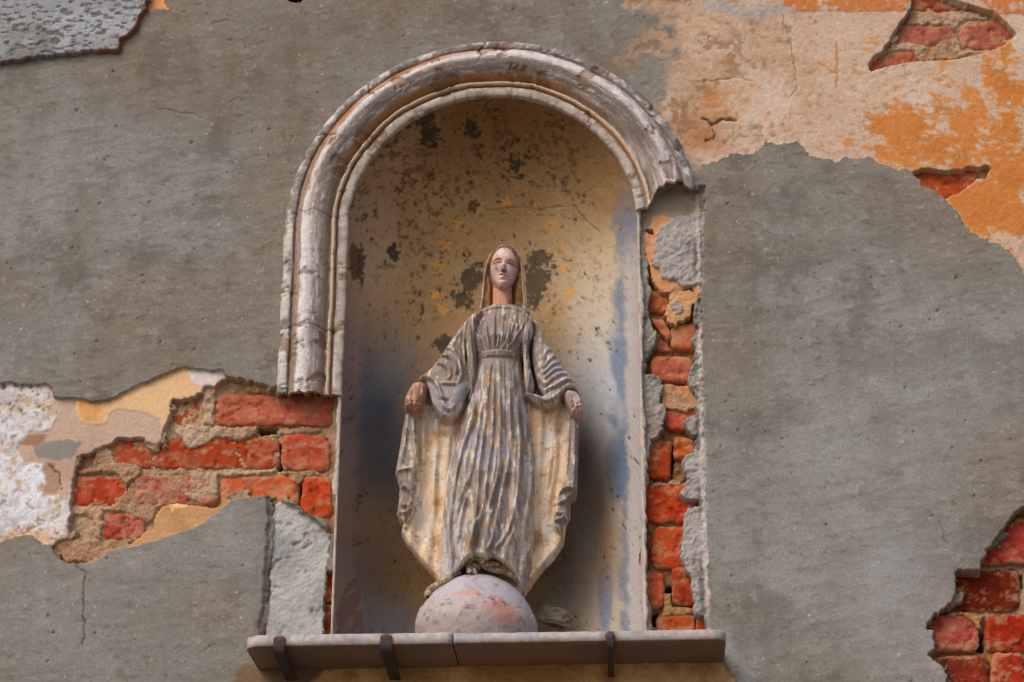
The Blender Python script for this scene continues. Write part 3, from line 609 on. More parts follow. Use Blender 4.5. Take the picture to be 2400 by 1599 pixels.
# blue borders; lit pale right-hand side and shadowed lower part painted in
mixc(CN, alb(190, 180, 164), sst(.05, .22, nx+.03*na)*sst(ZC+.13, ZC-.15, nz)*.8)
mixc(CN, alb(172, 178, 188), gb((1390, 920), .08, .14)*.85)
mixc(CN, alb(88, 110, 140), sst(.55, .85, sst(.19, .29, nx)+.35*na)*sst(ZC+.15, ZC+.02, nz)*.75)
mixc(CN, alb(178, 170, 166), sst(.262, .275, nx+.006*nb)*sst(ZC+.05, ZC-.1, nz)*.95)
mixc(CN, alb(96, 120, 152), sst(.30, .6, gb((1415, 1080), .022, .10)+.3*na-.05)*.7); mixc(CN, alb(104, 130, 162), sst(.35, .7, gb((1390, 1380), .018, .10)+.25*na)*.75)
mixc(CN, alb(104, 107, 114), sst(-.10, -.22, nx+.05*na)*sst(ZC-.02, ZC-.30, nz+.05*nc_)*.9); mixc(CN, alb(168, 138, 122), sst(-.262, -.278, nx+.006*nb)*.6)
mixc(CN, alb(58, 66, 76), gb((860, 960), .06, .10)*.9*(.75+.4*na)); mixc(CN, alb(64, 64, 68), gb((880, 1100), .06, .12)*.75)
mixc(CN, alb(134, 100, 68), gb((860, 1220), .07, .09)*.75); mixc(CN, alb(104, 78, 48), gb((900, 1330), .09, .08)*.75)
mixc(CN, alb(90, 72, 46), gb((1380, 1150), .035, .16)*.8); mixc(CN, alb(74, 66, 60), gb((1340, 1050), .03, .14)*.8); mixc(CN, alb(156, 118, 86), gb((1395, 1280), .03, .08)*.6); mixc(CN, alb(88, 76, 62), gb((1300, 1280), .06, .16)*.75)  # dark patches right of the figure: its shadow painted on the niche
mixc(CN, alb(178, 140, 84), gb((1270, 720), .04, .07)*.6); mixc(CN, alb(176, 134, 76), gb((1060, 520), .07, .06)*.45)
# brown crown of the dome, the shade up there painted in
mixc(CN, alb(128, 92, 52), sst(ZC+.13, ZC+.28, nz+.03*na)*.65); mixc(CN, alb(190, 158, 118), sst(.2, .8, nb-.3*nf)*.35*sst(ZC-.25, ZC-.02, nz)); mixc(CN, alb(134, 104, 66), sst(.2, .8, nf+.4*na)*.35*sst(ZC-.3, ZC-.05, nz))
mixc(CN, alb(180, 150, 120), gb((870, 520), .05, .10)*.7); mixc(CN, alb(186, 150, 118), gb((850, 640), .035, .10)*.6)
# flaked mould
fm = (1.0*gb((960, 620), .10, .10)+.9*gb((1010, 450), .11, .07)+.8*gb((920, 330), .09, .07)+.9*gb((1130, 290), .12, .05)+.8*gb((1290, 330), .08, .06)+.8*gb((1330, 420), .05, .06)+.6*gb((1170, 380), .07, .05)+.5*gb((830, 420), .04, .1)+.5*gb((900, 740), .08, .05))
nv = fbm(arc, nz_n, 150, 3, 56, .6)
thr = sst(.40, .80, .25*nv+ .52*fm+.6*nb+.2*nf-.06)
mixc(CN, alb(108, 80, 46), thr*.75)
thr2 = sst(.38, .62, nf*.6+.55*nv+.25*fm-.12)*sst(.26, .1, nx); mixc(CN, alb(98, 72, 42), thr2*.6)
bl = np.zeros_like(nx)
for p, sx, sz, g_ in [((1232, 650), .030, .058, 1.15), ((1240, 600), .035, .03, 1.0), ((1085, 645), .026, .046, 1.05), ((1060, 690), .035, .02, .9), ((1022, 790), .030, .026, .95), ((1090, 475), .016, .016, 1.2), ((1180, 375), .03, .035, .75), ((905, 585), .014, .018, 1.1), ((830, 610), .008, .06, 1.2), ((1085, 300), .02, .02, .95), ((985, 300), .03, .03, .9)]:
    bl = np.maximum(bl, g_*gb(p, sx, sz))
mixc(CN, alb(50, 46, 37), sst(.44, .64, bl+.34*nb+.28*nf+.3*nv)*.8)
pk = sst(.50, .62, .52*fm+.6*nb+.2*nf-.06)+sst(.50, .58, bl+.20*nb+.10*nf)
# painted stars
for (a, b) in [(1240, 885), (1375, 905), (1010, 985), (1475, 998), (940, 1090), (1515, 1115), (905, 1195), (1540, 1205), (900, 1335), (1560, 1325), (1110, 902), (930, 1410)]:
    q = nray('N', [(a, b)])[0]; r_ = .0185; ro = rng.uniform(-.4, .4)
    star = np.array([[q[0]+(r_ if k % 2 == 0 else r_*.45)*math.sin(k*math.pi/5+ro), q[1]+(r_ if k % 2 == 0 else r_*.45)*math.cos(k*math.pi/5+ro)] for k in range(10)])
    d = sdf_poly(star, nx+.0006*nb, nz+.0006*na); mixc(CN, alb(206, 146, 66), sst(-.001, .001, d)*sst(.6, .0, nf+.35*pk+.3*nb)*.75)
pd = np.zeros_like(nx)
def ncrack(z, pts, wd=.0016, cc=(60, 46, 36), k0=.85):
    global pd
    ln = smooth_line(nray(z, pts), 5); d, t = dist_line(ln, nx+.003*na, nz+.003*nb); k = sst(wd*1.6, wd*.3, d)*sst(0, .05, t)*sst(1, .95, t); mixc(CN, alb(*cc), k*k0); pd = pd+.002*k
ncrack('N', [(1110, 920), (1200, 912), (1270, 905), (1330, 898), (1400, 915), (1480, 900), (1570, 895), (1610, 930), (1660, 985), (1720, 1030)], .0012, (92, 74, 54), .55)
ncrack('N', [(430, 1230), (500, 1180)], .001); ncrack('N', [(820, 1440), (835, 1420), (830, 1380)], .003, (70, 36, 22))
# peeling at the lower left and beside the moulding
q = nray('J', [(620, 1400)])[0]; d = sdf_poly(nray('J', [(560, 1230), (610, 1195), (655, 1260), (665, 1400), (672, 1530), (500, 1530), (480, 1400)]), nx+.003*nb, nz+.003*na)
mixc(CN, alb(120, 92, 78), sst(-.001, .002, d)*.8); pd = pd+.003*sst(-.001, .002, d)
mixc(CN, alb(150, 128, 112), sst(.2, .5, nb)*sst(-.001, .003, d)*.6)
for p, sx, sz in [((815, 600), .008, .05), ((800, 440), .01, .05)]:
    mixc(CN, alb(96, 60, 38), sst(.5, .6, gb(p, sx*1.4, sz)*1.1+.2*nb)*.8)
pn = .0022*na*.4+.0010*nb*.5-.0012*sst(.5, .58, bl+.2*nb)
dep = (pn+pd+.0008*(thr > .5)+.0014*(bl+.2*nb > .55))
nrm = np.stack([nx/R**2, ny/ND**2, np.maximum(nz-ZC, 0)/R**2], -1); nrm /= np.linalg.norm(nrm, axis=-1, keepdims=True)
NVd = NV+nrm*dep[..., None]*np.clip(ny/.02, 0, 1)[..., None]
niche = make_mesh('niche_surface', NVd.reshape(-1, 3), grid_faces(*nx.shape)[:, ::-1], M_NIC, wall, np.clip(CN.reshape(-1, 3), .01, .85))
# plaster lip round the opening
def edge_path():
    p = []
    for zz in np.arange(ZS-.03, ZC, .003): p.append((-R, zz, -1, 0))
    for a in np.linspace(math.pi, 0, 330): p.append((R*math.cos(a), ZC+R*math.sin(a), math.cos(a), math.sin(a)))
    for zz in np.arange(ZC, ZS-.03, -.003)[1:]: p.append((R, zz, 1, 0))
    return np.array(p)
EP = edge_path(); prof = [(-.0004, .004), (-.0008, .0), (.0008, -.0015), (.5, -.002), (1.0, -.0008), (1.03, .03)]
ss = np.arange(len(EP))*.003
lw = .007+.0035*fbm(ss, ss*0, 14, 3, 61)+.0016*fbm(ss, ss*0, 120, 3, 62)
zq = P([780, 780], [930, 1160]); lw = np.where((EP[:, 0] < 0) & (EP[:, 1] < zq[0, 1]), np.where(EP[:, 1] > zq[1, 1], lw+.003, lw*.5), lw)
LV = []; LC = []
for n_, p_ in prof:
    n2 = np.where(abs(n_) >= .4, n_*np.maximum(lw, .004), n_)
    LV.append(np.stack([EP[:, 0]+EP[:, 2]*n2, np.full(len(EP), p_)+.0006*fbm(ss, ss*0+n_*3, 90, 3, 63), EP[:, 1]+EP[:, 3]*n2], 1))
    c = np.empty((len(EP), 3)); c[:] = alb(184, 170, 158); k = sst(-.2, .6, fbm(ss, ss*0+n_, 40, 4, 64))[:, None]*.7; c = c*(1-k)+k*alb(150, 128, 110); LC.append(c)
LV = np.stack(LV); make_mesh('plaster_lip', LV.reshape(-1, 3), grid_faces(len(prof), len(EP)), M_MLD, wall, np.vstack(LC))
# niche floor
nf_ = [(0, 0, ZS-.003)]+[(R*1.0*math.sin(a), ND*math.cos(a), ZS-.003) for a in np.linspace(-math.pi/2, math.pi/2, 40)]
make_mesh('niche_floor', nf_, [(0, i+1, i) for i in range(1, 40)], M_CEM, wall, np.tile(alb(110, 100, 92), (41, 1)))

# ------------------------------------------------------------------ moulding round the arch
prof = []
def arcprof(n0, n1, p0, p1, pk, m_, pw=.5):
    for i in range(m_):
        t = i/(m_-1); s_ = max(0, 1-(2*t-1)**2)**pw
        prof.append((n0+(n1-n0)*t, p0+(p1-p0)*t+(pk)*s_))
prof += [(-.0015, .0), (-.0012, .010), (.001, .0125), (.009, .0135), (.0165, .013), (.018, .0105), (.0195, .006), (.022, .006)]
arcprof(.0225, .0315, .009, .010, .0075, 8)
prof += [(.0325, .007), (.0345, .0075)]
arcprof(.036, .104, .009, .012, .027, 36, .55)
prof += [(.1055, .010), (.108, .010), (.1085, .016), (.112, .0175), (.1175, .017), (.121, .015), (.126, .007), (.130, .001), (.133, -.008)]
prof = np.array(prof); NPF = len(prof)
# path from the left break up, over and down to the right break
zb = P([640], [922], -.02)[0][1]
path = [(-R, zz, -1, 0) for zz in np.arange(zb-.01, ZC, .0024)]+[(R*math.cos(a), ZC+R*math.sin(a), math.cos(a), math.sin(a)) for a in np.linspace(math.pi, math.radians(3), 480)]
path = np.array(path); NP_ = len(path)
sp = np.concatenate([[0], np.cumsum(np.hypot(*(np.diff(path[:, :2]+.36/.297*0*path[:, 2:], axis=0)).T))])
ang = np.degrees(np.arctan2(path[:, 1]-ZC, path[:, 0]+0)); ang[path[:, 1] < ZC] = 180
SS, NN = np.meshgrid(sp, prof[:, 0], indexing='ij')
PP = np.tile(prof[:, 1], (NP_, 1)); AN = np.tile(ang[:, None], (1, NPF)); IJ = np.tile(np.arange(NP_)[:, None], (1, NPF))
# real arc length differs with n: use it for the noise
m1 = fbm(SS, NN, 14, 5, 71); m2 = fbm(SS, NN*1.5, 60, 5, 72, .6); m3 = fbm(SS, NN, 160, 3, 73); ms = fbm(SS*.3, NN*3.0, 85, 5, 74, .66); mc = fbm(SS, NN*.6, 55, 5, 75, .62)
N_ = NN+.0012*m1+.0005*m2; Pp = PP+.0013*m1+.0009*m2+.0005*m3
fil = NN > .107; Pp -= fil*np.maximum(0, .006*sst(.2, 1.0, mc+.25*m2)); N_ -= fil*np.maximum(0, .004*sst(.2, 1.0, mc+.3*m2))
chips = sst(.55, .75, fbm(SS, NN, 26, 4, 76)+.2*m3); Pp -= .004*chips
CM = np.empty(NN.shape+(3,)); CM[:] = alb(164, 148, 138)
mixc(CM, alb(130, 114, 104), sst(-.2, .5, ms)*.8)
mixc(CM, alb(194, 186, 182), sst(.1, .5, -ms+.35*m2)*.75); mixc(CM, alb(116, 92, 76), sst(.25, .6, .6*m2+.6*m3)*.55)
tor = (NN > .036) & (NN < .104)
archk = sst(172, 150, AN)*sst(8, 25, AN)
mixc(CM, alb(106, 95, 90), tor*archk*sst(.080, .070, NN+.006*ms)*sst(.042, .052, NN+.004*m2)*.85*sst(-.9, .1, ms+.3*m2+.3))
mixc(CM, alb(212, 204, 200), tor*sst(.012, .005, np.abs(NN-.086+.005*ms))*sst(-.6, .2, m2+.2)*.7)  # white streaks, with the torus highlight painted in
mixc(CM, alb(212, 206, 206), tor*(AN >= 178)*sst(.016, .006, np.abs(NN-.078+.004*ms))*.6)  # same painted highlight down the left jamb
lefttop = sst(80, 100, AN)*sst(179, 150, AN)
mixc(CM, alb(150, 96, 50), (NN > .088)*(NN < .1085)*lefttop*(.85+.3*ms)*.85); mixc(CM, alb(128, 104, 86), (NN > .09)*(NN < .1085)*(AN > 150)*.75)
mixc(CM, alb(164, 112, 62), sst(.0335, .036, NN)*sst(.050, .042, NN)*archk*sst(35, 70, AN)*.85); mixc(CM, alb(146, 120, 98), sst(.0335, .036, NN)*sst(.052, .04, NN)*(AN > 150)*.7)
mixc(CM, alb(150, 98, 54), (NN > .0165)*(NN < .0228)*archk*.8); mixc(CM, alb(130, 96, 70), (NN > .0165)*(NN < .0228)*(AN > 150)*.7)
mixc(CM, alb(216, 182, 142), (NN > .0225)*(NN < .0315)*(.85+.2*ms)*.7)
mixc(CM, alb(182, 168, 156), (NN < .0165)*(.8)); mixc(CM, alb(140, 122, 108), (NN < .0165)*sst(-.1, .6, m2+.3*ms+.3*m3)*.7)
fcol = (NN > .1085); cf = np.empty_like(CM); cf[:] = alb(136, 128, 122); mixc(cf, alb(88, 80, 74), sst(-.1, .6, m2+.5*m3)*.6); mixc(cf, alb(204, 198, 192), sst(.1, .6, -m2+.5*fbm(SS, NN, 60, 4, 77))*.7); CM[fcol] = cf[fcol]
mixc(CM, alb(196, 188, 180), fcol*(AN >= 179)*sst(-.6, .1, m1)*.8); mixc(CM, alb(124, 88, 62), chips*.6)
# cracks across the moulding
def mcrack(idx_of_n, wd=.0016, dp=.004):
    global Pp
    d = np.abs(SS-idx_of_n-.004*fbm(NN, NN*0, 60, 4, 79)); k = sst(wd*1.8, wd*.4, d); Pp = Pp-dp*.6*k; mixc(CM, alb(84, 64, 54), k*.7)
s755 = P([700], [760], -.04)[0][1]-(zb-.01)
mcrack(s755+.05*(NN-.06)); mcrack(P([700], [505], -.02)[0][1]-(zb-.01), .0012, .002)
for adeg, wd in [(148, .0016), (128, .0014), (90, .002)]:
    i_ = np.argmin(abs(ang-adeg)+(path[:, 1] < ZC)*999); k = sst(.06, .1, NN)
    d = np.abs(SS-sp[i_]-.006*fbm(NN, NN*0+adeg, 40, 4, 80)); kk = sst(wd*1.8, wd*.4, d)*k; Pp = Pp-.006*kk; mixc(CM, alb(92, 54, 34), kk*.8)
MV = np.stack([path[:, 0][:, None]+path[:, 2][:, None]*N_, -Pp, path[:, 1][:, None]+path[:, 3][:, None]*N_], -1)
# jagged right end: the angle at which it stops depends on the distance from the opening
def endang(n):
    v = np.interp(n, [-.002, .012, .024, .034, .05, .075, .098, .104, .112, .14], [5.6, 5.0, 5.5, 8.5, 11.2, 11.8, 12.2, 12.0, 9.8, 10.2])
    return v+.5*fbm(n, n*0, 120, 3, 81)
ea_ = np.radians(endang(prof[:, 0]))
ia = np.where(path[:, 1] >= ZC)[0]; a_all = np.arctan2(path[ia, 1]-ZC, path[ia, 0])
for j in range(NPF):
    a_new = ea_[j]+(a_all-a_all.min())/(math.pi-a_all.min())*(math.pi-ea_[j])
    n_ = N_[ia, j]; MV[ia, j, 0] = (R+n_)*np.cos(a_new); MV[ia, j, 2] = ZC+(R+n_)*np.sin(a_new)
zb_n = zb+.004*fbm(prof[:, 0], prof[:, 0]*0, 70, 3, 82)-.02*(prof[:, 0]-.07)*-.5
for j in range(NPF): 
    kk = np.clip(1-(np.arange(NP_))/14, 0, 1); MV[:, j, 2] += (zb_n[j]-(zb-.01))*kk
F_ = grid_faces(NP_, NPF)
def cap(row, flip):
    """hollow broken end: the shell has about 9 mm of plaster, open behind"""
    outer = MV[row]; inner = outer.copy()
    inner[:, 1] = np.minimum(outer[:, 1]+.011, .012)
    return outer, inner
base = MV.reshape(-1, 3); cols = np.clip(CM.reshape(-1, 3), .01, .85); faces = [F_]; extra = []; ecol = []; off = len(base)
for row, deep in [(0, 10), (NP_-1, NP_-12)]:
    o_, i_ = cap(row, False); i2 = MV[deep].copy(); i2[:, 1] = np.minimum(i2[:, 1]+.014, .014)
    extra += [i_, i2]; ecol += [np.tile(alb(206, 176, 146), (NPF, 1)), np.tile(alb(146, 104, 66), (NPF, 1))]
    a = np.arange(NPF-1); ri = row*NPF
    f1 = np.stack([ri+a, ri+a+1, off+a+1, off+a], 1); f2 = np.stack([off+a, off+a+1, off+NPF+a+1, off+NPF+a], 1)
    faces += [f1, f2]; off += 2*NPF
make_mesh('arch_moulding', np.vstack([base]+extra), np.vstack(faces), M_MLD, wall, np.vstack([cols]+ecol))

# ------------------------------------------------------------------ statue
Y0 = .055                                    # plane of the figure; f = metres towards the viewer from it
def blur(a, n=1):
    for _ in range(n):
        p = np.pad(a, 1, mode='edge')
        a = (p[:-2, 1:-1]+p[2:, 1:-1]+p[1:-1, :-2]+p[1:-1, 2:]+4*p[1:-1, 1:-1]
             + .5*(p[:-2, :-2]+p[2:, 2:]+p[:-2, 2:]+p[2:, :-2]))/10.0
    return a
def pillow(d, r):
    t = np.clip(d/r, 0, 1); return np.sqrt(np.clip(1-(1-t)**2, 0, 1))
base_pt = P([1128], [1484], Y0)[0]
statue = thing('statue', 'weathered plaster statue of a veiled robed woman with open broken hands on a globe', 'statue', (base_pt[0], Y0, ZS))

def solid(sd, f, fb, x, z, lab, names, mats, cols, step, rr=.008, y0=Y0):
    """closed body from a front relief f and a back fb over the outline sd>0; pieces named by lab"""
    g0, g1 = np.gradient(sd, step)
    keep = sd > -.6*step
    sn = np.abs(sd) < 1.2*step
    k = np.where(sn, sd, 0); gl = np.maximum(np.hypot(g0, g1), .3)
    xx = x-k*g1/gl; zz = z-k*g0/gl
    edge = pillow(np.maximum(sd, 0), rr)
    mid = np.minimum(f, np.maximum(fb, f-.03))
    ff = mid+(f-mid)*edge
    be = mid+(fb-mid)*pillow(np.maximum(sd, 0), .03)
    nr, nc = x.shape
    Fr = grid_faces(nr, nc); kf = keep.ravel()[Fr].all(1); Fr = Fr[kf]
    Vf = np.stack([xx.ravel(), (y0-ff).ravel(), zz.ravel()], 1); Vb = np.stack([xx.ravel(), (y0-be).ravel(), zz.ravel()], 1)
    n = nr*nc
    e = np.concatenate([Fr[:, [0, 1]], Fr[:, [1, 2]], Fr[:, [2, 3]], Fr[:, [3, 0]]])
    fi = np.tile(np.arange(len(Fr)), 4)
    key = np.minimum(e[:, 0], e[:, 1]).astype(np.int64)*n+np.maximum(e[:, 0], e[:, 1])
    u, inv, cnt = np.unique(key, return_inverse=True, return_counts=True)
    b = cnt[inv] == 1; be_ = e[b]; bf = fi[b]
    side = np.stack([be_[:, 1], be_[:, 0], be_[:, 0]+n, be_[:, 1]+n], 1)
    fl = lab.ravel()[Fr[:, 0]]
    VV = np.vstack([Vf, Vb]); CCv = np.vstack([cols.reshape(-1, 3)]*2)
    bstep = Fr[:, ::-1]+n
    out = {}
    for lb, nm in names.items():
        sel = fl == lb
        parts = [Fr[sel], side[fl[bf] == lb]]
        if lb == min(names): parts.append(bstep)
        fs = np.vstack(parts)
        if len(fs) < 4: continue
        o = make_mesh(nm, VV, fs, mats[lb], None, CCv); attach(o, statue); out[lb] = o
    return out

SX = .0012
bx0 = P([905], [1000], Y0)[0][0]; bx1 = P([1385], [1000], Y0)[0][0]; bz0 = P([1130], [1400], Y0)[0][1]; bz1 = P([1180], [695], Y0)[0][1]
bxs = np.arange(bx0, bx1, SX); bzs = np.arange(bz0, bz1, SX); BX, BZ = np.meshgrid(bxs, bzs)
def L2(pts, Y): return P([p[0] for p in pts], [p[1] for p in pts], Y)
# outline of robe, sleeves and hands
OUT = np.concatenate([
    T('U', [(1010, 150), (960, 185), (890, 225), (800, 350), (700, 490), (640, 590), (560, 720), (500, 800), (420, 875), (350, 920), (290, 980), (240, 1060), (212, 1120), (205, 1190), (215, 1245)], Y0-.03),
    T('L', [(268, 150), (240, 290), (205, 490), (197, 540), (212, 590), (224, 625), (220, 680), (206, 790), (216, 830), (242, 860), (234, 910), (265, 970), (350, 1075), (430, 1165), (470, 1230), (520, 1330), (960, 1340), (1000, 1275), (1030, 1220), (1080, 1140), (1170, 1045), (1228, 960), (1242, 850), (1268, 800), (1270, 715), (1305, 690), (1313, 640), (1318, 420), (1322, 230)], Y0-.01),
    T('U', [(2110, 1357), (2142, 1310), (2143, 1230), (2112, 1150), (2065, 1070), (2052, 980), (1985, 880), (1925, 830), (1880, 750), (1830, 660), (1780, 592), (1715, 530), (1692, 420), (1645, 300), (1570, 235), (1490, 175), (1440, 140), (1250, 110)], Y0-.03)])
SD = sdf_poly(OUT, BX, BZ, .2)
SD = blur(SD, 2)
vv = lambda v, Y=Y0-.05: P([1150], [v], Y)[0][1]
zl_ = [vv(v) for v in (1400, 1250, 1100, 950, 860, 835, 790, 745, 712, 690)][::1]
cxl = [P([c], [v], Y0-.05)[0][0] for c, v in ((1130, 1400), (1138, 1250), (1148, 1100), (1160, 950), (1167, 860), (1168, 835), (1173, 790), (1177, 745), (1180, 712), (1180, 690))]
wl = [.088, .092, .086, .066, .050, .047, .060, .066, .056, .045]; dl = [.075, .080, .074, .062, .054, .050, .064, .052, .034, .028]
cxz = np.interp(BZ, zl_, cxl); wz_ = np.interp(BZ, zl_, wl); dz_ = np.interp(BZ, zl_, dl)
tt = (BX-cxz)/wz_
core = dz_*np.clip(1-np.abs(tt)**2.3, 0, 1)**.55
core = np.where(np.abs(tt) < 1, core, -.05)
DRESS, MANT, SLL, SLR, HNL, HNR, BELT = 0, 1, 2, 3, 4, 5, 6
# procedural pleats below the belt and gathered folds over the chest
zb_ = vv(842); low = sst(zb_+.004, zb_-.02, BZ)
pw = fbm(BX*1.0, BZ*.12, 22, 2, 101)
pl_ = tt*1.0+.10*np.sin((BZ-zb_)*7)+.05*pw
grow = np.clip((zb_-BZ)/.25, 0, 1)
ple = .5+.5*np.sin(pl_*14+.5*pw+.8); ple2 = .5+.5*np.sin(pl_*33+.9*pw)
fold = low*((.0035+.0075*grow)*(ple**1.3-.45)+(.0024+.0010*grow)*(ple2**1.5-.4))*np.clip((1-np.abs(tt))*4, 0, 1)
up = sst(zb_+.008, zb_+.03, BZ)
tw = tt*(1.0+.55*np.exp(-((BZ-zb_-.02)/.05)**2)); pu = fbm(BX, BZ*.4, 40, 3, 102)
fold += up*(.0055*((.5+.5*np.sin(tw*17+1.2*pu+.5))**1.5-.4)+.0018*np.sin(tw*41+2*pu))*np.exp(-((BZ-zb_-.055)/.055)**2)*np.clip((1-np.abs(tt))*3, 0, 1)
dress = core+fold
def ridge(z, pts, wd, ht, Y=Y0-.06, taper=True, m=.03):
    ln = smooth_line(T(z, pts, Y), 6); d, t = dist_line(ln, BX, BZ, m)
    k = np.clip(1-d/wd, 0, 1); k = k*k*(3-2*k)
    if taper: k = k*np.clip(np.minimum(t, 1-t)*7, 0, 1)
    return ht*k
for pts, wd, ht in [([(800, -60), (795, 300), (765, 560), (740, 780), (690, 900), (640, 1060)], .007, .010), ([(890, 20), (900, 400), (850, 700), (800, 960), (765, 1040)], .006, .008), ([(950, 60), (962, 500), (930, 800), (860, 960), (800, 1030)], .006, .007),
                    ([(1030, 250), (1030, 600), (1000, 760), (975, 1000)], .007, .008), ([(1110, 330), (1100, 700), (1080, 950), (1040, 1080)], .008, .008), ([(700, 60), (640, 300), (570, 540), (545, 740), (530, 900), (555, 1110)], .008, .010), ([(600, 250), (545, 480), (530, 700), (515, 850), (540, 1130)], .006, .006),
                    ([(745, 20), (700, 330), (660, 560), (600, 700), (560, 860)], .008, .007), ([(850, 100), (840, 500), (800, 700), (720, 880), (660, 1010)], .005, .006), ([(985, 300), (990, 560), (950, 800), (900, 1000)], .005, .006), ([(650, 640), (610, 800), (580, 980)], .006, .006), ([(1065, 480), (1050, 780), (1010, 1040)], .005, .006)]:
    dress = dress+ridge('L', pts, wd, ht)-ridge('L', [(p[0]+26, p[1]) for p in pts], wd*.8, ht*.35)
q = T('L', [(640, 430)], Y0-.07)[0]; dress += .010*np.exp(-(((BX-q[0])/.022)**2+((BZ-q[1])/.055)**2))
for pts, wd, ht in [([(1055, 225), (1000, 450), (1050, 610)], .004, .005), ([(1090, 260), (1085, 430), (1130, 590)], .0035, .005), ([(1170, 200), (1165, 450), (1160, 575)], .003, .004), ([(1265, 200), (1235, 400), (1185, 605)], .0035, .0045), ([(1330, 250), (1310, 480), (1240, 610)], .0035, .005),
                    ([(1400, 250), (1395, 460), (1290, 600)], .004, .005), ([(1480, 230), (1470, 420), (1380, 600)], .005, .005), ([(985, 280), (975, 480), (990, 600)], .004, .005)]:
    dress = dress+ridge('U', pts, wd, ht, Y0-.07)
dress += ridge('U', [(1030, 185), (1120, 160), (1240, 150), (1370, 165), (1450, 200)], .005, .005, Y0-.05)      # neckline roll
hem = sdf_poly(T('L', [(470, 1400), (520, 1190), (585, 1120), (640, 1062), (700, 1040), (760, 1062), (800, 1045), (870, 1085), (930, 1130), (985, 1230), (1010, 1400)], Y0-.06), BX, BZ); dress = np.where(hem > 0, dress-.09*sst(0, .006, hem), dress)
belt = sdf_poly(T('U', [(1030, 640), (1130, 648), (1250, 640), (1385, 640), (1395, 690), (1250, 705), (1130, 700), (1030, 695)], Y0-.052), BX, BZ)
# front flaps of the mantle beside the bodice
flapR = sdf_poly(T('U', [(1450, 190), (1500, 185), (1570, 240), (1575, 380), (1530, 560), (1550, 780), (1590, 930), (1580, 1040), (1545, 1072), (1505, 1040), (1480, 900), (1470, 700), (1450, 500), (1480, 330)], Y0-.065), BX, BZ)
flapL = sdf_poly(T('U', [(1040, 160), (960, 190), (880, 250), (855, 420), (865, 650), (880, 850), (905, 1000), (880, 1130), (920, 1120), (970, 900), (975, 700), (965, 500), (985, 330), (1030, 240)], Y0-.06), BX, BZ)
fR = .030+.028*pillow(flapR, .012)+.0025*np.sin((BX-BZ*.12)*900); fL = .028+.024*pillow(flapL, .012)+.002*np.sin((BX+BZ*.1)*800)
fR += .012*np.exp(-(((BX-T('U', [(1535, 980)], Y0-.06)[0][0])/.012)**2+((BZ-T('U', [(1535, 980)], Y0-.06)[0][1])/.03)**2))
# mantle: hollow lining panels with turned-back borders
ctr = cxz
ed = np.clip(SD, 0, .06)
mant = .0+.012*sst(.035, .0, SD)+.012*sst(vv(1050, Y0-.02), vv(930, Y0-.02), BZ)+.004*np.sin((np.abs(BX-ctr))*230+fbm(BX, BZ*.3, 18, 3, 111)*1.6)+.003*fbm(BX, BZ*.5, 22, 3, 112)
mant = mant-.02*sst(vv(915, Y0-.02), vv(895, Y0-.02), BZ)
bandL = sdf_poly(T('L', [(262, 140), (238, 290), (200, 490), (190, 545), (225, 620), (200, 800), (225, 850), (270, 860), (310, 770), (330, 640), (345, 480), (335, 300), (330, 190)], Y0-.02), BX, BZ)
bandR = sdf_poly(T('L', [(1340, 170), (1330, 640), (1310, 690), (1275, 715), (1270, 800), (1235, 860), (1225, 960), (1180, 900), (1160, 830), (1200, 660), (1240, 560), (1250, 330), (1265, 190)], Y0-.02), BX, BZ)
mant = np.maximum(mant, np.where(bandL > 0, .0+.024*pillow(bandL, .011), -1)); mant = np.maximum(mant, np.where(bandR > 0, .0+.024*pillow(bandR, .011), -1))
for pts, wd, ht in [([(275, 180), (265, 330), (235, 500)], .006, .006), ([(315, 200), (318, 330), (335, 480), (340, 620), (320, 740)], .005, .008), ([(200, 540), (250, 530), (292, 520)], .005, .009), ([(225, 640), (270, 640), (310, 690), (290, 750), (225, 740)], .007, .012), ([(215, 790), (270, 790), (300, 750)], .006, .008), ([(240, 870), (280, 860)], .006, .006),
                    ([(1262, 220), (1255, 420), (1240, 600)], .006, .009), ([(1300, 230), (1300, 560)], .006, .007), ([(1310, 660), (1260, 640), (1200, 670), (1180, 720), (1220, 730), (1262, 700)], .006, .012), ([(1265, 790), (1220, 830), (1170, 850), (1200, 890), (1230, 930)], .006, .011), ([(1180, 740), (1190, 790), (1240, 800)], .006, .009),
                    ([(480, 230), (450, 500), (440, 760), (480, 1000)], .012, .006), ([(1160, 330), (1120, 620), (1090, 800), (1100, 960)], .010, .008), ([(1190, 300), (1180, 500), (1140, 720)], .008, .006), ([(330, 880), (420, 1000), (480, 1100)], .010, .005), ([(1000, 900), (1010, 1080), (1000, 1230)], .006, .006), ([(545, 280), (535, 700), (530, 1000)], .006, -.004)]:
    mant = mant+ridge('L', pts, wd, ht, Y0-.02)
# sleeves
slL = sdf_poly(T('U', [(890, 230), (800, 350), (700, 490), (640, 590), (560, 720), (500, 800), (420, 875), (350, 920), (420, 940), (455, 980), (475, 1060), (490, 1140), (530, 1250), (590, 1330), (650, 1365), (710, 1368), (770, 1320), (830, 1230), (880, 1120), (930, 1060), (945, 1000), (905, 900), (885, 800), (865, 700), (865, 500), (880, 350)], Y0-.040), BX, BZ)
slR = sdf_poly(T('U', [(1575, 245), (1645, 300), (1692, 420), (1715, 530), (1780, 592), (1830, 660), (1880, 750), (1925, 830), (1985, 880), (2052, 980), (2065, 1070), (2000, 1045), (1930, 1080), (1895, 1135), (1830, 1200), (1740, 1240), (1650, 1215), (1570, 1165), (1490, 1105), (1500, 1080), (1560, 1090), (1640, 1110), (1690, 1120), (1640, 1040), (1605, 900), (1570, 760), (1555, 600), (1580, 420)], Y0-.040), BX, BZ)
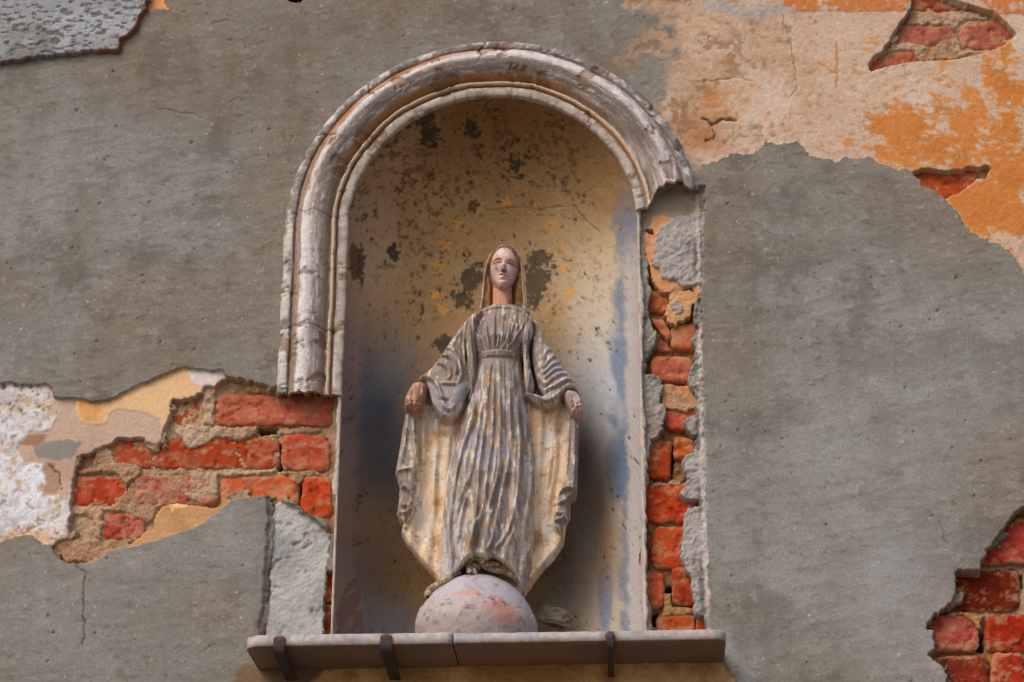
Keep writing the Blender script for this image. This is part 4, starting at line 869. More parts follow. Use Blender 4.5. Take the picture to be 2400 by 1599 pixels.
zsh, zwr = vv(735), vv(900)
arm = np.clip((zsh-BZ)/(zsh-zwr), 0, 1.3)
fSL = .008+.020*arm+.026*pillow(slL, .022); fSR = .008+.020*arm+.026*pillow(slR, .022)
for pts, wd, ht in [([(640, 590), (720, 620), (780, 720), (820, 860), (800, 1000)], .007, .010), ([(580, 700), (660, 690), (730, 740), (770, 840), (750, 920)], .006, .009), ([(540, 770), (620, 790), (690, 850), (700, 930), (640, 980)], .007, .008), ([(430, 900), (520, 960), (590, 1060), (620, 1160), (700, 1180)], .006, .010),
                    ([(470, 1000), (500, 1140), (560, 1260), (640, 1340), (720, 1345), (800, 1250), (880, 1110)], .006, .009), ([(600, 1000), (700, 1010), (780, 1000), (830, 900)], .007, .007), ([(870, 280), (850, 450), (850, 650), (880, 800)], .006, .007), ([(800, 400), (740, 520), (720, 600)], .007, .006), ([(620, 1120), (640, 1240), (700, 1290), (770, 1230)], .006, .006), ([(910, 880), (930, 980), (900, 1080), (840, 1200)], .006, .008), ([(700, 660), (800, 800), (840, 960)], .005, .007)]:
    fSL = fSL+.85*ridge('U', pts, wd, ht, Y0-.045)-.8*ridge('U', [(p[0]-22, p[1]+22) for p in pts], wd*.8, ht*.45, Y0-.045)
for pts, wd, ht in [([(1630, 300), (1680, 420), (1670, 560), (1640, 700)], .008, .008), ([(1785, 600), (1720, 660), (1680, 760), (1650, 860)], .006, .009), ([(1830, 670), (1760, 740), (1700, 830)], .005, .008), ([(1880, 750), (1800, 790), (1730, 860), (1680, 900)], .005, .008), ([(1920, 830), (1820, 850), (1740, 920), (1690, 950)], .005, .008), ([(1980, 890), (1880, 900), (1780, 960), (1720, 1010), (1640, 930), (1610, 870)], .006, .010), ([(2040, 970), (1940, 960), (1840, 1020), (1760, 1060), (1690, 1090)], .006, .010),
                    ([(2050, 1040), (1960, 1020), (1880, 1090), (1800, 1160), (1710, 1190), (1600, 1130), (1500, 1090)], .006, .009), ([(1900, 1130), (1820, 1205), (1730, 1238), (1620, 1205), (1510, 1115)], .005, .007), ([(1590, 440), (1600, 620), (1620, 780)], .005, .006)]:
    fSR = fSR+.62*ridge('U', pts, wd*1.15, ht, Y0-.045)-.5*ridge('U', [(p[0]-6, p[1]+30) for p in pts], wd*.8, ht*.45, Y0-.045)
# broken hands: palm, knuckles and finger stumps
hL = sdf_poly(T('U', [(300, 975), (370, 955), (440, 975), (460, 1030), (445, 1100), (415, 1180), (395, 1260), (330, 1280), (262, 1272), (217, 1245), (206, 1180), (222, 1110), (255, 1045)], Y0-.048), BX, BZ)
hR = sdf_poly(T('U', [(1905, 1090), (1950, 1045), (2040, 1060), (2112, 1150), (2143, 1230), (2143, 1310), (2110, 1357), (2060, 1342), (1990, 1300), (1950, 1235), (1915, 1160)], Y0-.048), BX, BZ)
fHL = .030+.030*pillow(hL, .016); fHR = .030+.030*pillow(hR, .016)
for pts, ht in [([(250, 1190), (255, 1270)], -.006), ([(305, 1195), (308, 1280)], -.006), ([(355, 1190), (352, 1278)], -.006), ([(215, 1225), (260, 1205), (330, 1210), (395, 1200)], .004), ([(285, 1080), (270, 1180)], .004), ([(420, 1020), (400, 1130)], .005)]: fHL = fHL+ridge('U', pts, .004, ht, Y0-.056, False)
for pts, ht in [([(2010, 1230), (2040, 1330)], -.006), ([(2060, 1215), (2085, 1340)], -.006), ([(2100, 1190), (2130, 1290)], -.006), ([(1990, 1290), (2040, 1240), (2110, 1215)], .005), ([(1960, 1080), (1990, 1180)], .005), ([(2050, 1090), (2090, 1170)], .004)]: fHR = fHR+ridge('U', pts, .004, ht, Y0-.056, False)
jag = fbm(BX, BZ, 160, 3, 121)
fHL += .003*jag*sst(T('U', [(300, 1190)], Y0-.08)[0][1], T('U', [(300, 1240)], Y0-.08)[0][1], BZ); fHR += .004*jag*sst(T('U', [(300, 1220)], Y0-.08)[0][1], T('U', [(300, 1280)], Y0-.08)[0][1], BZ)
# combine
LB = np.full(BX.shape, MANT, np.int32); FF = mant.copy()
def over(f, lb, m=None):
    k = f > FF if m is None else (m & (f > FF)); FF[k] = f[k]; LB[k] = lb
over(dress, DRESS); over(fL, MANT, flapL > 0); over(fR, MANT, flapR > 0)
k = belt > -.001; FF[k] = (FF+.005*pillow(belt+.001, .004))[k]; LB[belt > 0] = BELT
over(fSL, SLL, slL > 0); over(fSR, SLR, slR > 0); over(fHL, HNL, hL > 0); over(fHR, HNR, hR > 0)
for hl_, sd_, ot in ((HNL, hL, SLL), (HNR, hR, SLR)):
    m_ = LB == hl_; seed_ = np.zeros_like(m_); seed_[np.unravel_index(np.argmax(np.where(m_, sd_, -1)), m_.shape)] = True
    for _ in range(120):
        g_ = seed_.copy(); g_[1:] |= seed_[:-1]; g_[:-1] |= seed_[1:]; g_[:, 1:] |= seed_[:, :-1]; g_[:, :-1] |= seed_[:, 1:]
        g_ &= m_
        if (g_ == seed_).all(): break
        seed_ = g_
    core_ = seed_[:-1, :-1] & seed_[1:, 1:] & seed_[:-1, 1:] & seed_[1:, :-1]; sol = np.zeros_like(seed_); sol[:-1, :-1] |= core_; sol[1:, 1:] |= core_; sol[1:, :-1] |= core_; sol[:-1, 1:] |= core_
    LB[m_ & ~sol] = ot
FF = blur(FF, 1); FF += .0004*fbm(BX, BZ, 150, 3, 131)
FB = -.055+.0*FF
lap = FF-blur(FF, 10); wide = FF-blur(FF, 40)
# paint and wear: greyish pink paint, cream plaster where it has worn off the ridges, ochre lining
s1 = fbm(BX*1.6, BZ*.55, 40, 5, 141, .6); s2 = fbm(BX, BZ, 28, 5, 142, .6); s3 = fbm(BX, BZ, 110, 4, 143); s4 = fbm(BX*2.2, BZ*.45, 85, 4, 144, .6); s5 = fbm(BX, BZ, 10, 4, 145)
CB = np.empty(BX.shape+(3,)); CB[:] = alb(136, 121, 112)
mixc(CB, alb(152, 147, 152), sst(.0, .7, s5+.3*s1)*.7)
mixc(CB, alb(120, 102, 90), sst(.1, .7, s2)*.5)
lin_ = (LB == MANT) & (BZ < vv(945, Y0-.02)) & (bandL < .002) & (bandR < .002)
cm = np.empty_like(CB); cm[:] = alb(204, 180, 152); mixc(cm, alb(196, 150, 104), sst(-.1, .7, s5+.3*s2)*.65); mixc(cm, alb(206, 200, 198), sst(.1, .6, s1-.2*s2)*.6); mixc(cm, alb(150, 112, 76), sst(.35, .8, s2)*.6)
CB[lin_] = cm[lin_]
lowd = (LB == DRESS)*sst(vv(1050), vv(1180), BZ)
mixc(CB, alb(192, 172, 152), lowd*sst(-.3, .5, s1+.2*s5)*.7)
mixc(CB, alb(184, 182, 192), (LB == DRESS)*low*sst(.05, .45, s4+.25*s5)*.6)
mixc(CB, alb(188, 150, 112), sst(.3, .7, s2+.25*s4)*.35)
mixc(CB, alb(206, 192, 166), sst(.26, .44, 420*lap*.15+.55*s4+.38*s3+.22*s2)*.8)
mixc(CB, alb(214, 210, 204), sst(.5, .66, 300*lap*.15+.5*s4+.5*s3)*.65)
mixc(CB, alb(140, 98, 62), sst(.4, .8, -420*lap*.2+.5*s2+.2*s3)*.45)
mixc(CB, alb(96, 66, 44), sst(.55, .85, s3+.4*s4)*.45)
hm = (LB == HNL) | (LB == HNR)
ch = np.empty_like(CB); ch[:] = alb(156, 114, 94); mixc(ch, alb(132, 106, 96), sst(-.1, .6, s2)); mixc(ch, alb(190, 142, 114), sst(.1, .6, s1)*.7); mixc(ch, alb(206, 178, 168), sst(.3, .6, s3)*.5)
mixc(ch, alb(182, 164, 160), (LB == HNR)*.55); CB[hm] = ch[hm]
names = {DRESS: 'dress', MANT: 'mantle', SLL: 'sleeve', SLR: 'sleeve', HNL: 'hand', HNR: 'hand', BELT: 'belt'}
mats = {k: (M_SKN if k in (HNL, HNR) else M_STA) for k in names}
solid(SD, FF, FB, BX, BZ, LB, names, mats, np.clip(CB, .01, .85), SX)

# ------------------------------------------------------------------ head
SH = .0006
YH = Y0-.045
hb0 = P([1105], [735], YH)[0]; hb1 = P([1262], [555], Y0)[0]
hxs = np.arange(hb0[0], hb1[0], SH); hzs = np.arange(hb0[1], hb1[1], SH); HX, HZ = np.meshgrid(hxs, hzs)
def hp(p, Y=YH): return T('M', [p], Y)[0]
VO = np.concatenate([T('M', [(470, 1395), (520, 1200), (545, 1000), (565, 800), (600, 560), (640, 440), (700, 305), (800, 205), (900, 148), (1040, 125), (1160, 155), (1250, 225), (1340, 380), (1390, 560), (1410, 900), (1415, 1150), (1450, 1340), (1560, 1520), (1300, 1500), (700, 1500), (500, 1480)], Y0-.02)])
vsd = blur(sdf_poly(VO, HX, HZ, .1), 3)
fc = hp((985, 610)); fw_ = (hp((1258, 600))-hp((722, 600)))[0]/2; ztop = hp((1000, 225))[1]; zch = hp((965, 1000))[1]
zf = (HZ-zch)/(ztop-zch)                       # 0 chin .. 1 hairline
wf = fw_*np.interp(zf, [-.02, 0, .08, .2, .35, .5, .62, .8, .95, 1.1], [.05, .33, .53, .75, .91, .99, 1.01, .93, .70, .2])
cxf = np.interp(zf, [0, 1], [hp((965, 980))[0], hp((1000, 300))[0]])
tf = (HX-cxf)/np.maximum(wf, 1e-4)
dfz = np.interp(zf, [-.02, .0, .1, .3, .5, .7, .9, 1.05], [.018, .034, .040, .040, .040, .040, .034, .024])
face = .012+dfz*np.clip(1-np.abs(tf)**2.4, 0, 1)**.5
face = np.where((np.abs(tf) < 1) & (zf > -.02) & (zf < 1.08), face, -.1)
ga = lambda p, sx, sz, Y=YH-.008: np.exp(-(((HX-hp(p, Y)[0])/sx)**2+((HZ-hp(p, Y)[1])/sz)**2))
ax0 = (hp((1000, 600))-hp((992, 600)))[0]/8     # metres per zoom pixel
feat = np.zeros_like(HX)
for ex, ey, sgn in ((868, 508, -1), (1140, 528, 1)):
    feat += -.0068*ga((ex, ey-8), .0098, .0056)+.0050*ga((ex, ey+12), .0062, .0034)
    for pts, wd, ht in [([(ex-80, ey+6), (ex-35, ey-22), (ex+15, ey-26), (ex+78, ey+8)], .0011, .0016), ([(ex-76, ey+14), (ex-20, ey+14), (ex+30, ey+16), (ex+74, ey+12)], .0008, -.0012), ([(ex-66, ey+24), (ex, ey+44), (ex+66, ey+22)], .0012, .0010), ([(ex-86, ey-30), (ex-40, ey-62), (ex+20, ey-70), (ex+84, ey-40)], .0022, .0016)]:
        ln = smooth_line(T('M', pts, YH-.008), 6); d, t = dist_line(ln, HX, HZ); feat += ht*sst(wd*1.6, 0, d)
# nose with a blunt broken tip
ln = T('M', [(1002, 470), (1000, 560), (996, 690)], YH-.010); d, t = dist_line(ln, HX, HZ); nw = .0026+.0036*t
feat += (.0022+.0092*t**1.2)*np.clip(1-(d/nw)**2, 0, 1)**.8*(HZ > hp((996, 716), YH-.01)[1])
feat += .0030*ga((945, 690), .0030, .0026)+.0030*ga((1042, 694), .0030, .0026)-.0040*ga((968, 722), .0022, .0016)-.0040*ga((1018, 726), .0022, .0016)
ln = T('M', [(905, 772), (950, 772), (990, 782), (1030, 780), (1070, 800)], YH-.008); d, t = dist_line(ln, HX, HZ); feat += -.0022*sst(.0013, 0, d)*np.clip(np.minimum(t, 1-t)*6+.3, 0, 1)
feat += .0032*ga((990, 750), .0085, .0024)+.0040*ga((985, 822), .0066, .0030)-.0026*ga((980, 868), .0070, .0022)+.0040*ga((968, 935), .0085, .0060)-.0016*ga((995, 738), .0012, .0022)
feat += .0016*ga((830, 690), .010, .010)+.0016*ga((1160, 700), .010, .010)+.0014*ga((1000, 350), .016, .010)
face = face+np.where(face > 0, feat, 0)
# neck
nk = np.abs((HX-hp((955, 1150))[0])/(ax0*200)); neck = np.where(nk < 1, .000+.030*np.sqrt(np.clip(1-nk**2, 0, 1)), -.1); neck = np.where(HZ < hp((960, 880), Y0-.02)[1], neck, -.1)
neck += .0020*ga((880, 1180), .004, .02)+.0020*ga((1040, 1180), .004, .02)
# hair: parted strands running back from the forehead and down either side
cx0 = hp((1000, 600))[0]
hu = np.abs(HX-cx0)/.034; hair = .016+.024*np.clip(1-(np.abs(HX-cx0)/.036)**2.2, 0, 1)**.6
hair = hair*np.interp(HZ, [hp((0, 1330), Y0)[1], hp((0, 700), Y0)[1], hp((0, 400), Y0)[1], hp((0, 150), Y0)[1]], [.55, .72, 1.05, .75])
up_h = sst(hp((0, 520))[1], hp((0, 380))[1], HZ)
strand = up_h*np.sin((np.hypot(HX-cx0, (HZ-hp((0, 700))[1])*.55)*1500)+2.2*fbm(HX, HZ*.4, 70, 3, 151))+(1-up_h)*np.sin(np.abs(HX-cx0)*1900+HZ*60+3*fbm(HX, HZ*.25, 60, 3, 154)); hair += .0007*strand+.0008*fbm(HX*2, HZ*.4, 120, 3, 153); hair -= .014*np.exp(-((np.abs(HX-np.where(zf > 0, cxf, hp((955, 1150))[0]))-np.maximum(wf, ax0*196)*1.08)/.0042)**2)*sst(hp((0, 420))[1], hp((0, 600))[1], HZ)
hm_ = sdf_poly(T('M', [(640, 1260), (600, 1000), (610, 700), (660, 480), (740, 320), (860, 220), (1000, 180), (1140, 215), (1240, 300), (1310, 430), (1340, 700), (1350, 1000), (1340, 1280), (1130, 1330), (1140, 900), (800, 900), (775, 1330)], Y0-.035), HX, HZ, .1)
# veil
vt = np.clip(vsd, 0, 1)
veil = -.012+.036*pillow(vt, .020); 
inner = sdf_poly(T('M', [(560, 1330), (590, 1050), (618, 700), (672, 470), (745, 320), (860, 215), (1010, 172), (1150, 205), (1250, 290), (1320, 430), (1352, 700), (1368, 1000), (1390, 1300), (1420, 1430), (540, 1430)], Y0-.03), HX, HZ, .1)
veil += .006*np.exp(-(inner/.0022)**2)-.012*sst(0, .004, inner)
for k_ in range(3):
    veil += .0014*np.sin((HX-cx0)*900*(1 if k_ else 1)+HZ*60*k_+fbm(HX, HZ*.3, 40, 2, 152+k_)*2)*.6
FH = veil.copy(); HLB = np.full(HX.shape, 2, np.int32)
k = (hm_ > .0004) & ((hair > FH) | (inner > .003)); FH[k] = hair[k]; HLB[k] = 1
k = neck > FH; FH[k] = neck[k]; HLB[k] = 0
k = face > FH; FH[k] = face[k]; HLB[k] = 0
FH = blur(FH, 1)
h2 = fbm(HX, HZ, 60, 5, 161, .6); h3 = fbm(HX, HZ, 200, 4, 162); h4 = fbm(HX*2.5, HZ*.5, 90, 4, 163)
CH = np.empty(HX.shape+(3,)); CH[:] = alb(150, 134, 122)
mixc(CH, alb(214, 196, 164), sst(.1, .5, h4+.3*h3)*.7); mixc(CH, alb(110, 90, 76), sst(.2, .6, h2)*.6); mixc(CH, alb(196, 140, 74), sst(.3, .7, h2+.3*h4)*.5)
hc = np.empty_like(CH); hc[:] = alb(136, 96, 74); mixc(hc, alb(158, 112, 58), sst(hp((0, 800))[1], hp((0, 1000))[1], HZ)*.8); mixc(hc, alb(146, 112, 100), sst(hp((0, 420))[1], hp((0, 280))[1], HZ)*.7); mixc(hc, alb(84, 46, 26), sst(.0, .8, -strand*.35+h2*.7)*.6); mixc(hc, alb(206, 172, 112), sst(.35, .8, h4)*.5); mixc(hc, alb(70, 38, 24), sst(.0015, .0, np.abs(np.abs(HX-hp((955, 1150))[0])-ax0*200)-.0015)*sst(hp((0, 560))[1], hp((0, 700))[1], HZ)*.75)  # dark strip beside the neck: shade of the gap painted on the hair
k = HLB == 1; CH[k] = hc[k]
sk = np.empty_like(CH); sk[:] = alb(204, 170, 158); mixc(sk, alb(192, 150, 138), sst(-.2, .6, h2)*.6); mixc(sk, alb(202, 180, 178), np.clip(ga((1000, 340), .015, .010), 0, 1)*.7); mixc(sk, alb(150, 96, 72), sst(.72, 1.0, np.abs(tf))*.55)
mixc(sk, alb(192, 136, 110), (neck > face)*.85)  # darker neck tone: shade under the chin painted in
mixc(sk, alb(178, 104, 74), np.clip(ga((868, 512), .010, .006)+ga((1140, 532), .010, .006), 0, 1)*.85)
mixc(sk, alb(206, 128, 108), .6*np.clip(ga((985, 822), .006, .0028)+ga((990, 755), .008, .002), 0, 1))
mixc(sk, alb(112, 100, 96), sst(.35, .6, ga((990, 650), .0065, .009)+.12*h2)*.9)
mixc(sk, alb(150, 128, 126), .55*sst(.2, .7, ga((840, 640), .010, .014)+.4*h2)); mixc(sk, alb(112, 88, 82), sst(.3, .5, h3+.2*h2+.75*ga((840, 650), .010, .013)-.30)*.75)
mixc(sk, alb(150, 96, 84), np.clip(ga((880, 400), .005, .0012), 0, 1)*.6)
for ex, ey in ((868, 508), (1140, 528)):
    for pts, wd, cc, kk in [([(ex-76, ey+10), (ex-30, ey+2), (ex+20, ey+2), (ex+74, ey+12)], .0022, (78, 46, 36), .85), ([(ex-88, ey-40), (ex-40, ey-68), (ex+20, ey-74), (ex+86, ey-46)], .0014, (146, 92, 72), .7), ([(ex-60, ey+30), (ex, ey+44), (ex+60, ey+28)], .0010, (170, 104, 80), .6)]:
        d, t = dist_line(smooth_line(T('M', pts, YH-.008), 6), HX, HZ); mixc(sk, alb(*cc), sst(wd*1.5, wd*.3, d)*kk)
mixc(sk, alb(72, 56, 50), np.clip(ga((872, 524), .0032, .0018)+ga((1138, 546), .0032, .0018), 0, 1)*.8)
d, t = dist_line(T('M', [(915, 774), (990, 784), (1065, 798)], YH-.008), HX, HZ); mixc(sk, alb(110, 62, 52), sst(.0017, .0004, d)*.85)
mixc(sk, alb(70, 44, 40), np.clip(ga((1000, 722), .0042, .0018), 0, 1)*.8)
k = HLB == 0; CH[k] = sk[k]
k = (HLB == 2)*np.exp(-(inner/.0016)**2); mixc(CH, alb(222, 200, 160), k*.8*sst(-.4, .3, h3+h2)); mixc(CH, alb(222, 208, 180), (HLB == 2)*sst(.004, .001, vsd)*sst(-.3, .3, h4)*.8)
hn = {0: 'head', 1: 'hair', 2: 'veil'}
solid(vsd, FH, np.full_like(FH, -.035), HX, HZ, HLB, hn, {0: M_SKN, 1: M_STA, 2: M_STA}, np.clip(CH, .01, .85), SH, rr=.006)

# ------------------------------------------------------------------ globe, serpent, feet
GR = .1165
gc2 = P([1116], [1487], .055)[0]; GC = np.array([gc2[0], .055, gc2[1]])
th = np.linspace(-math.pi, math.pi, 241); ph = np.linspace(-.62, math.pi/2, 130)
TH, PH = np.meshgrid(th, ph)
ux_, uy_, uz_ = np.cos(PH)*np.sin(TH), -np.cos(PH)*np.cos(TH), np.sin(PH)
g1 = fbm(TH*.12, PH*.12, 30, 4, 171); g2 = fbm(TH*.12, PH*.12, 90, 4, 172, .6); g0 = fbm(TH*.12, PH*.12, 9, 3, 174)
cl_ = .40+.10*g0+.06*g1-.06*np.sin(TH*1.0)
lowm = sst(.02, -.02, PH-cl_)
rr = GR+lowm*(.0022+.0012*g1+.0007*g2)-.003*np.exp(-((PH-cl_)/.02)**2)*(.6+g2)+.0006*g1
GV = np.stack([GC[0]+rr*ux_, GC[1]+rr*uy_, GC[2]+rr*uz_], -1)
CG = np.empty(TH.shape+(3,)); CG[:] = alb(166, 158, 164); mixc(CG, alb(172, 156, 150), lowm*.8); mixc(CG, alb(128, 112, 104), sst(.2, .7, g2+.4*g1)*.5); mixc(CG, alb(150, 138, 138), sst(.0, .7, g1)*.4)
thc = ((TH+math.pi) % (2*math.pi))-math.pi
mixc(CG, alb(176, 112, 96), sst(.3, .8, np.exp(-(((thc-.5)/.45)**2+((PH-.22)/.30)**2))+.35*g1)*.8)
mixc(CG, alb(186, 132, 116), sst(.45, .8, np.exp(-(((thc+.25)/.4)**2+((PH-.47)/.09)**2))+.35*g1)*.8)
mixc(CG, alb(110, 104, 114), lowm*sst(.45, .7, g2+.35*np.exp(-((thc+.75)/.25)**2)-.12)*.7)
mixc(CG, alb(84, 60, 54), np.exp(-((PH-cl_+.01)/.014)**2)*sst(-.4, .3, g2)*.85); mixc(CG, alb(110, 96, 88), lowm*sst(.2, -.02, PH+.06*g1)*.45); cl2 = .16+.1*g0-.1*thc*.6; mixc(CG, alb(92, 68, 60), np.exp(-((PH-cl2)/.010)**2)*sst(.0, .5, g1)*.8)
for t_, p_, r_ in [(-.22, .98, .035), (.50, .72, .055)]:
    k = sst(1.15, .85, np.hypot((thc-t_)*np.cos(PH), (PH-p_))/r_+.2*g2); mixc(CG, alb(138, 128, 128), k*.9); rr = rr
o = make_mesh('globe', GV.reshape(-1, 3), grid_faces(*TH.shape), M_GLB, None, np.clip(CG.reshape(-1, 3), .01, .85)); attach(o, statue)
o['label'] = 'pale lilac globe with reddish cracked lower half'
def on_globe(pts, lift):
    out = []
    for (a, b) in pts:
        u, v = 950+a/6.726, 1280+b/6.726
        d = CF+CR*((u-1200)/FPX)-CU*((v-799.5)/FPX); d = d/np.linalg.norm(d)
        oc = CC-GC; tb = -np.dot(oc, d); dist = np.linalg.norm(oc+d*tb); rg = GR+lift
        t = tb-math.sqrt(max(rg*rg-dist*dist, 0)); p = CC+d*t
        if dist > rg: p = GC+(p-GC)/np.linalg.norm(p-GC)*max(rg, dist)
        out.append(p)
    return np.array(out)
def tube(name, line, rad, mat, colf, n=20, flat=1.0):
    line = np.asarray(line); m_ = len(line); tg = np.gradient(line, axis=0); tg /= np.linalg.norm(tg, axis=1, keepdims=True)
    upv = np.array([0, -1.0, .3]); s_ = np.cross(tg, upv); s_ /= np.linalg.norm(s_, axis=1, keepdims=True); u_ = np.cross(s_, tg)
    a = np.linspace(0, 2*math.pi, n, endpoint=False)
    VV = (line[:, None, :]+s_[:, None, :]*(np.cos(a)[None, :, None]*rad[:, None, None])+u_[:, None, :]*(np.sin(a)[None, :, None]*rad[:, None, None]*flat))
    VV += (.0006*fbm(np.arange(m_)[:, None]*.004+a[None]*0, a[None]*.01+np.zeros((m_, 1)), 90, 3, 181))[..., None]
    i = np.arange(m_-1)[:, None]*n; j = np.arange(n)[None]; j2 = (j+1) % n
    Fq = np.stack([(i+j).ravel(), (i+j2).ravel(), (i+n+j2).ravel(), (i+n+j).ravel()], 1)
    c = colf(np.repeat(np.arange(m_)/(m_-1), n), np.tile(a, m_))
    return attach(make_mesh(name, VV.reshape(-1, 3), Fq, mat, None, c), statue)
def scol(t, a):
    c = np.empty((len(t), 3)); c[:] = alb(136, 116, 98); k = sst(.0, .5, fbm(t, a*.05, 30, 4, 191))[:, None]; c = c*(1-k)+k*alb(188, 164, 132)
    k = sst(.2, .6, fbm(t, a*.08, 60, 4, 192))[:, None]*.8; return c*(1-k)+k*alb(96, 74, 58)
sl_ = smooth_line(on_globe([(345, 800), (400, 700), (520, 615), (650, 540), (760, 450), (860, 380)], .004), 8)
tube('serpent_tail', sl_, np.interp(np.linspace(0, 1, len(sl_)), [0, .06, .3, 1], [.003, .008, .0085, .0075]), M_STA, scol)
sl_ = smooth_line(np.vstack([on_globe([(1030, 425), (1010, 330)], .006), on_globe([(1015, 220), (1100, 165), (1200, 205), (1270, 300), (1400, 360), (1560, 385), (1700, 455), (1810, 560), (1880, 680)], .010)]), 8)
tube('serpent', sl_, np.interp(np.linspace(0, 1, len(sl_)), [0, .05, .2, .4, .8, 1], [.002, .007, .0085, .0095, .0085, .005]), M_STA, scol)
def blob(name, c, r, mat, colr, seed, parent=statue, axis=(0, 0, 0), sq=1.0, amp=.10, smooth=True):
    t = np.linspace(0, 2*math.pi, 33); p = np.linspace(-math.pi/2, math.pi/2, 17); t, p = np.meshgrid(t, p)
    d = np.stack([np.cos(p)*np.cos(t), np.cos(p)*np.sin(t), np.sin(p)], -1)
    if sq != 1: d = np.sign(d)*np.abs(d)**sq
    s_ = 1+amp*fbm(d[..., 0]+d[..., 2]*.7, d[..., 1]-d[..., 2]*.4, 1.6, 4, seed)
    v = d*np.array(r)*s_[..., None]
    rot = np.array(Matrix.Rotation(axis[2], 3, 'Z') @ Matrix.Rotation(axis[1], 3, 'Y') @ Matrix.Rotation(axis[0], 3, 'X'))
    v = v.reshape(-1, 3) @ rot.T+np.array(c)
    cc = np.empty((len(v), 3)); cc[:] = colr; k = sst(-.1, .5, fbm(v[:, 0]+v[:, 1], v[:, 2], 90, 4, seed+1))[:, None]*.7; cc = cc*(1-k)+k*colr*.6
    o = make_mesh(name, v, grid_faces(*t.shape), mat, None, cc, smooth)
    return attach(o, parent) if parent else o
ft = on_globe([(1090, 360), (1390, 320), (1060, 410)], .004)
blob('apple', ft[2], (.010, .009, .008), M_STA, alb(206, 196, 186), 201, axis=(0, .4, 0))
blob('foot', ft[0]+np.array([.002, .006, .004]), (.012, .020, .010), M_STA, alb(150, 122, 96), 203); blob('foot', ft[1]+np.array([0, .008, .002]), (.016, .022, .010), M_STA, alb(150, 116, 88), 205)
for kx in range(4): blob('toe', ft[1]+np.array([-.010+.0065*kx, -.012, -.001]), (.0034, .006, .0036), M_STA, alb(160, 126, 100), 210+kx)

# ------------------------------------------------------------------ shelf
shelf = thing('stone_shelf', 'narrow marble shelf of two slabs under the statue niche', 'shelf', ((SHX0+SHX1)/2, -.1, ZS-.025))
def slab(x0, x1, yf, th_, rl, rrg, seed, dz=0.0, name='slab'):
    """marble slab with a rounded front corner at one end and a worn arris"""
    nu, nv = 150, 9
    slope = (SHZ1-SHZ0)/(SHX1-SHX0)
    u = np.linspace(0, 1, nu)
    def front(uu):
        x = x0+(x1-x0)*uu; y = np.full_like(x, yf)
        for r_, xe, s_ in ((rl, x0, 1), (rrg, x1, -1)):
            if r_ > 0:
                d = np.clip((x-xe)*s_, 0, r_); y = y+(r_-np.sqrt(np.clip(r_*r_-(r_-d)**2, 0, None)))
        return x, y
    x, y = front(np.concatenate([np.linspace(0, .04, 25), np.linspace(.04, .96, 110)[1:-1], np.linspace(.96, 1, 25)])); n_ = len(x)
    top = SHZ0+(x-SHX0)*slope+dz; b = .0025
    nz_ = fbm(x, x*0+seed, 40, 4, seed); nz2 = fbm(x, x*0+seed, 120, 3, seed+1)
    wear = .0026*np.maximum(nz_, 0)+.0016*np.maximum(nz2, 0)+.004*sst(.55, .8, fbm(x, x*0+seed, 26, 4, seed+2))
    rings = [(x, np.full(n_, .03), top), (x, y+.03, top+.0003*nz2), (x, y+b+wear, top-.0002), (x, y+wear*.6, top-b-wear), (x, y, top-th_*.5), (x, y+.0006*nz_, top-th_+b), (x, y+b, top-th_), (x, y+.04, top-th_-.0006*nz_), (x, np.full(n_, .03), top-th_-.001*nz_)]
    Vs = np.concatenate([np.stack(r_, 1) for r_ in rings]); Fs = grid_faces(len(rings), n_)[:, ::-1]
    nr = len(rings); e0 = [k*n_ for k in range(nr)]; e1 = [k*n_+n_-1 for k in range(nr)]
    tri = [(e0[0], e0[k], e0[k+1], e0[k+1]) for k in range(1, nr-1)]
    c = np.empty((len(Vs), 3)); c[:] = alb(166, 156, 150)
    k = sst(-.2, .6, fbm(Vs[:, 0], Vs[:, 1]*1.0+Vs[:, 2]*2, 30, 5, seed+4, .6))[:, None]*.6; c = c*(1-k)+k*alb(150, 146, 152)
    k = sst(.35, .6, fbm(Vs[:, 0]*.7, Vs[:, 1]+Vs[:, 2]*3, 36, 5, seed+5, .6))[:, None]*.5; c = c*(1-k)+k*alb(120, 108, 104)
    und = np.zeros(len(Vs)); und[6*n_:] = 1; und[5*n_:6*n_] = .4                     # darker, browner underside
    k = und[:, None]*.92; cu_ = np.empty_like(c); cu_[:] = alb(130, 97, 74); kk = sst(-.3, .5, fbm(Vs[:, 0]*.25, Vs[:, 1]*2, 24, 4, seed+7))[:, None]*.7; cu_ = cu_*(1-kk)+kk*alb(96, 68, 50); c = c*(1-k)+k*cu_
    for u_ in (656, 906, 1430):
        xr = P([u_], [1500], YS)[0][0]; k = (np.exp(-((Vs[:, 0]-xr)/.017)**2)*sst(-.5, .5, fbm(Vs[:, 0], Vs[:, 1]+Vs[:, 2], 70, 4, seed+9)+.2)*.65)[:, None]; c = c*(1-k)+k*alb(122, 76, 46)
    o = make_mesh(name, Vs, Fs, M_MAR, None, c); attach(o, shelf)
    for e_, fl_p in ((e0, False), (e1, True)):
        sub = make_mesh('slab_end', Vs[e_], np.array([(0, k+1, k) if fl_p else (0, k, k+1) for k in range(1, nr-1)]), M_MAR, None, c[e_], smooth=False)
        sub.parent = o
    return o
xj = P([1062], [1480], YS)[0][0]
s1_ = slab(SHX0, xj-.0015, YS-.004, .0225, .03, .012, 301, .001); s1_['label'] = 'cream slab with a chipped corner at the joint'
slab(xj+.001, SHX1, YS, .0200, .004, .028, 311, 0)
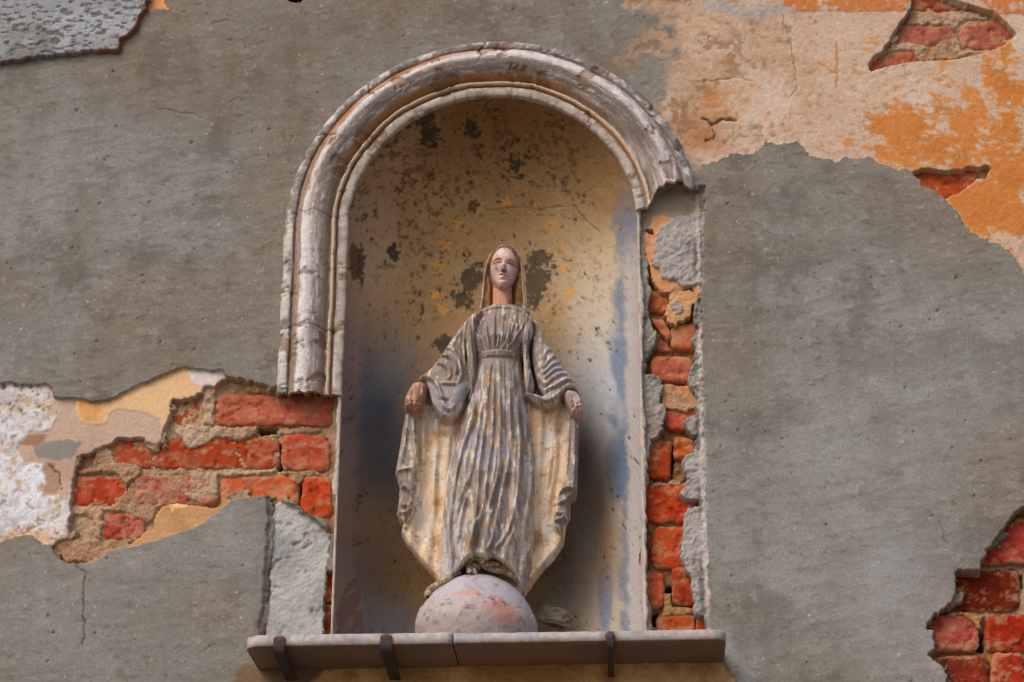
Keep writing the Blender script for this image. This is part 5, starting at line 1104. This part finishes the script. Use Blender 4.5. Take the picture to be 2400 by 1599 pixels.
# iron straps holding the slab
def strap(u, wd, label, round_head=False):
    x = P([u], [1500], YS)[0][0]; top = SHZ0+(x-SHX0)*(SHZ1-SHZ0)/(SHX1-SHX0)
    t = thing('iron_bracket', label, 'bracket', (x, 0, top-.03))
    yf = YS-.005
    pts = [(yf-.001, top-.006 if not round_head else top-.012), (yf-.003, top-.016), (yf-.003, top-.024), (yf+.002, top-.032), (yf+.015, top-.0345), (yf+.07, top-.036), (-.04, top-.040), (.02, top-.043)]
    pts = smooth_line(np.array(pts), 5); m_ = len(pts); V_ = []; w_ = np.full(m_, wd)*(1+.06*fbm(np.arange(m_)*.02, np.arange(m_)*0., 20, 3, int(u)))
    tg = np.gradient(pts, axis=0); tg /= np.linalg.norm(tg, axis=1, keepdims=True); nn = np.stack([-tg[:, 1], tg[:, 0]], 1)*-1
    th_ = .0055 if not round_head else .004
    for i in range(m_):
        a_ = pts[i]-nn[i]*th_*.5; b_ = pts[i]+nn[i]*th_*.5; h_ = w_[i]/2
        V_ += [(x-h_, a_[0], a_[1]), (x+h_, a_[0], a_[1]), (x+h_, b_[0], b_[1]), (x-h_, b_[0], b_[1])]
    Fb = [(i*4+k, i*4+(k+1) % 4, i*4+4+(k+1) % 4, i*4+4+k) for i in range(m_-1) for k in range(4)]+[(0, 3, 2, 1), ((m_-1)*4, (m_-1)*4+1, (m_-1)*4+2, (m_-1)*4+3)]
    V_ = np.array(V_); c = np.empty((len(V_), 3)); c[:] = alb(58, 48, 48); k = sst(-.2, .5, fbm(V_[:, 0]*3+V_[:, 1], V_[:, 2], 60, 4, int(u)+3))[:, None]*.6; c = c*(1-k)+k*alb(84, 54, 40)
    attach(make_mesh('strap' if not round_head else 'rod', V_, Fb, M_IRN, None, c, smooth=False), t)
    if round_head: blob('bolt_head', (x, yf-.002, top-.012), (.009, .006, .009), M_IRN, alb(80, 70, 72), int(u), t)
    else: blob('hook_tip', (x, yf-.001, top-.010), (wd*.55, .0055, .008), M_IRN, alb(84, 70, 66), int(u), t)
strap(656, .020, 'rusty iron strap under the slab end with the rounded free corner')
strap(906, .021, 'rusty iron strap beside the joint of the two slabs')
strap(1430, .011, 'thin iron rod with a round bolt head under the longer slab', True)
# loose stone lying behind the shelf
fp = nray('D', [(1285, 1432)])[0]
fr = P([1298], [1452], .12)[0]
st_ = blob('stone_fragment', (fr[0], .12, fr[1]+.004), (.034, .02, .018), M_RGH, alb(122, 110, 94), 401, None, (.1, .25, .1), .55, .22, False)
st_['label'] = 'broken lump of grey plaster lying in the niche beside the globe'; st_['category'] = 'rubble'
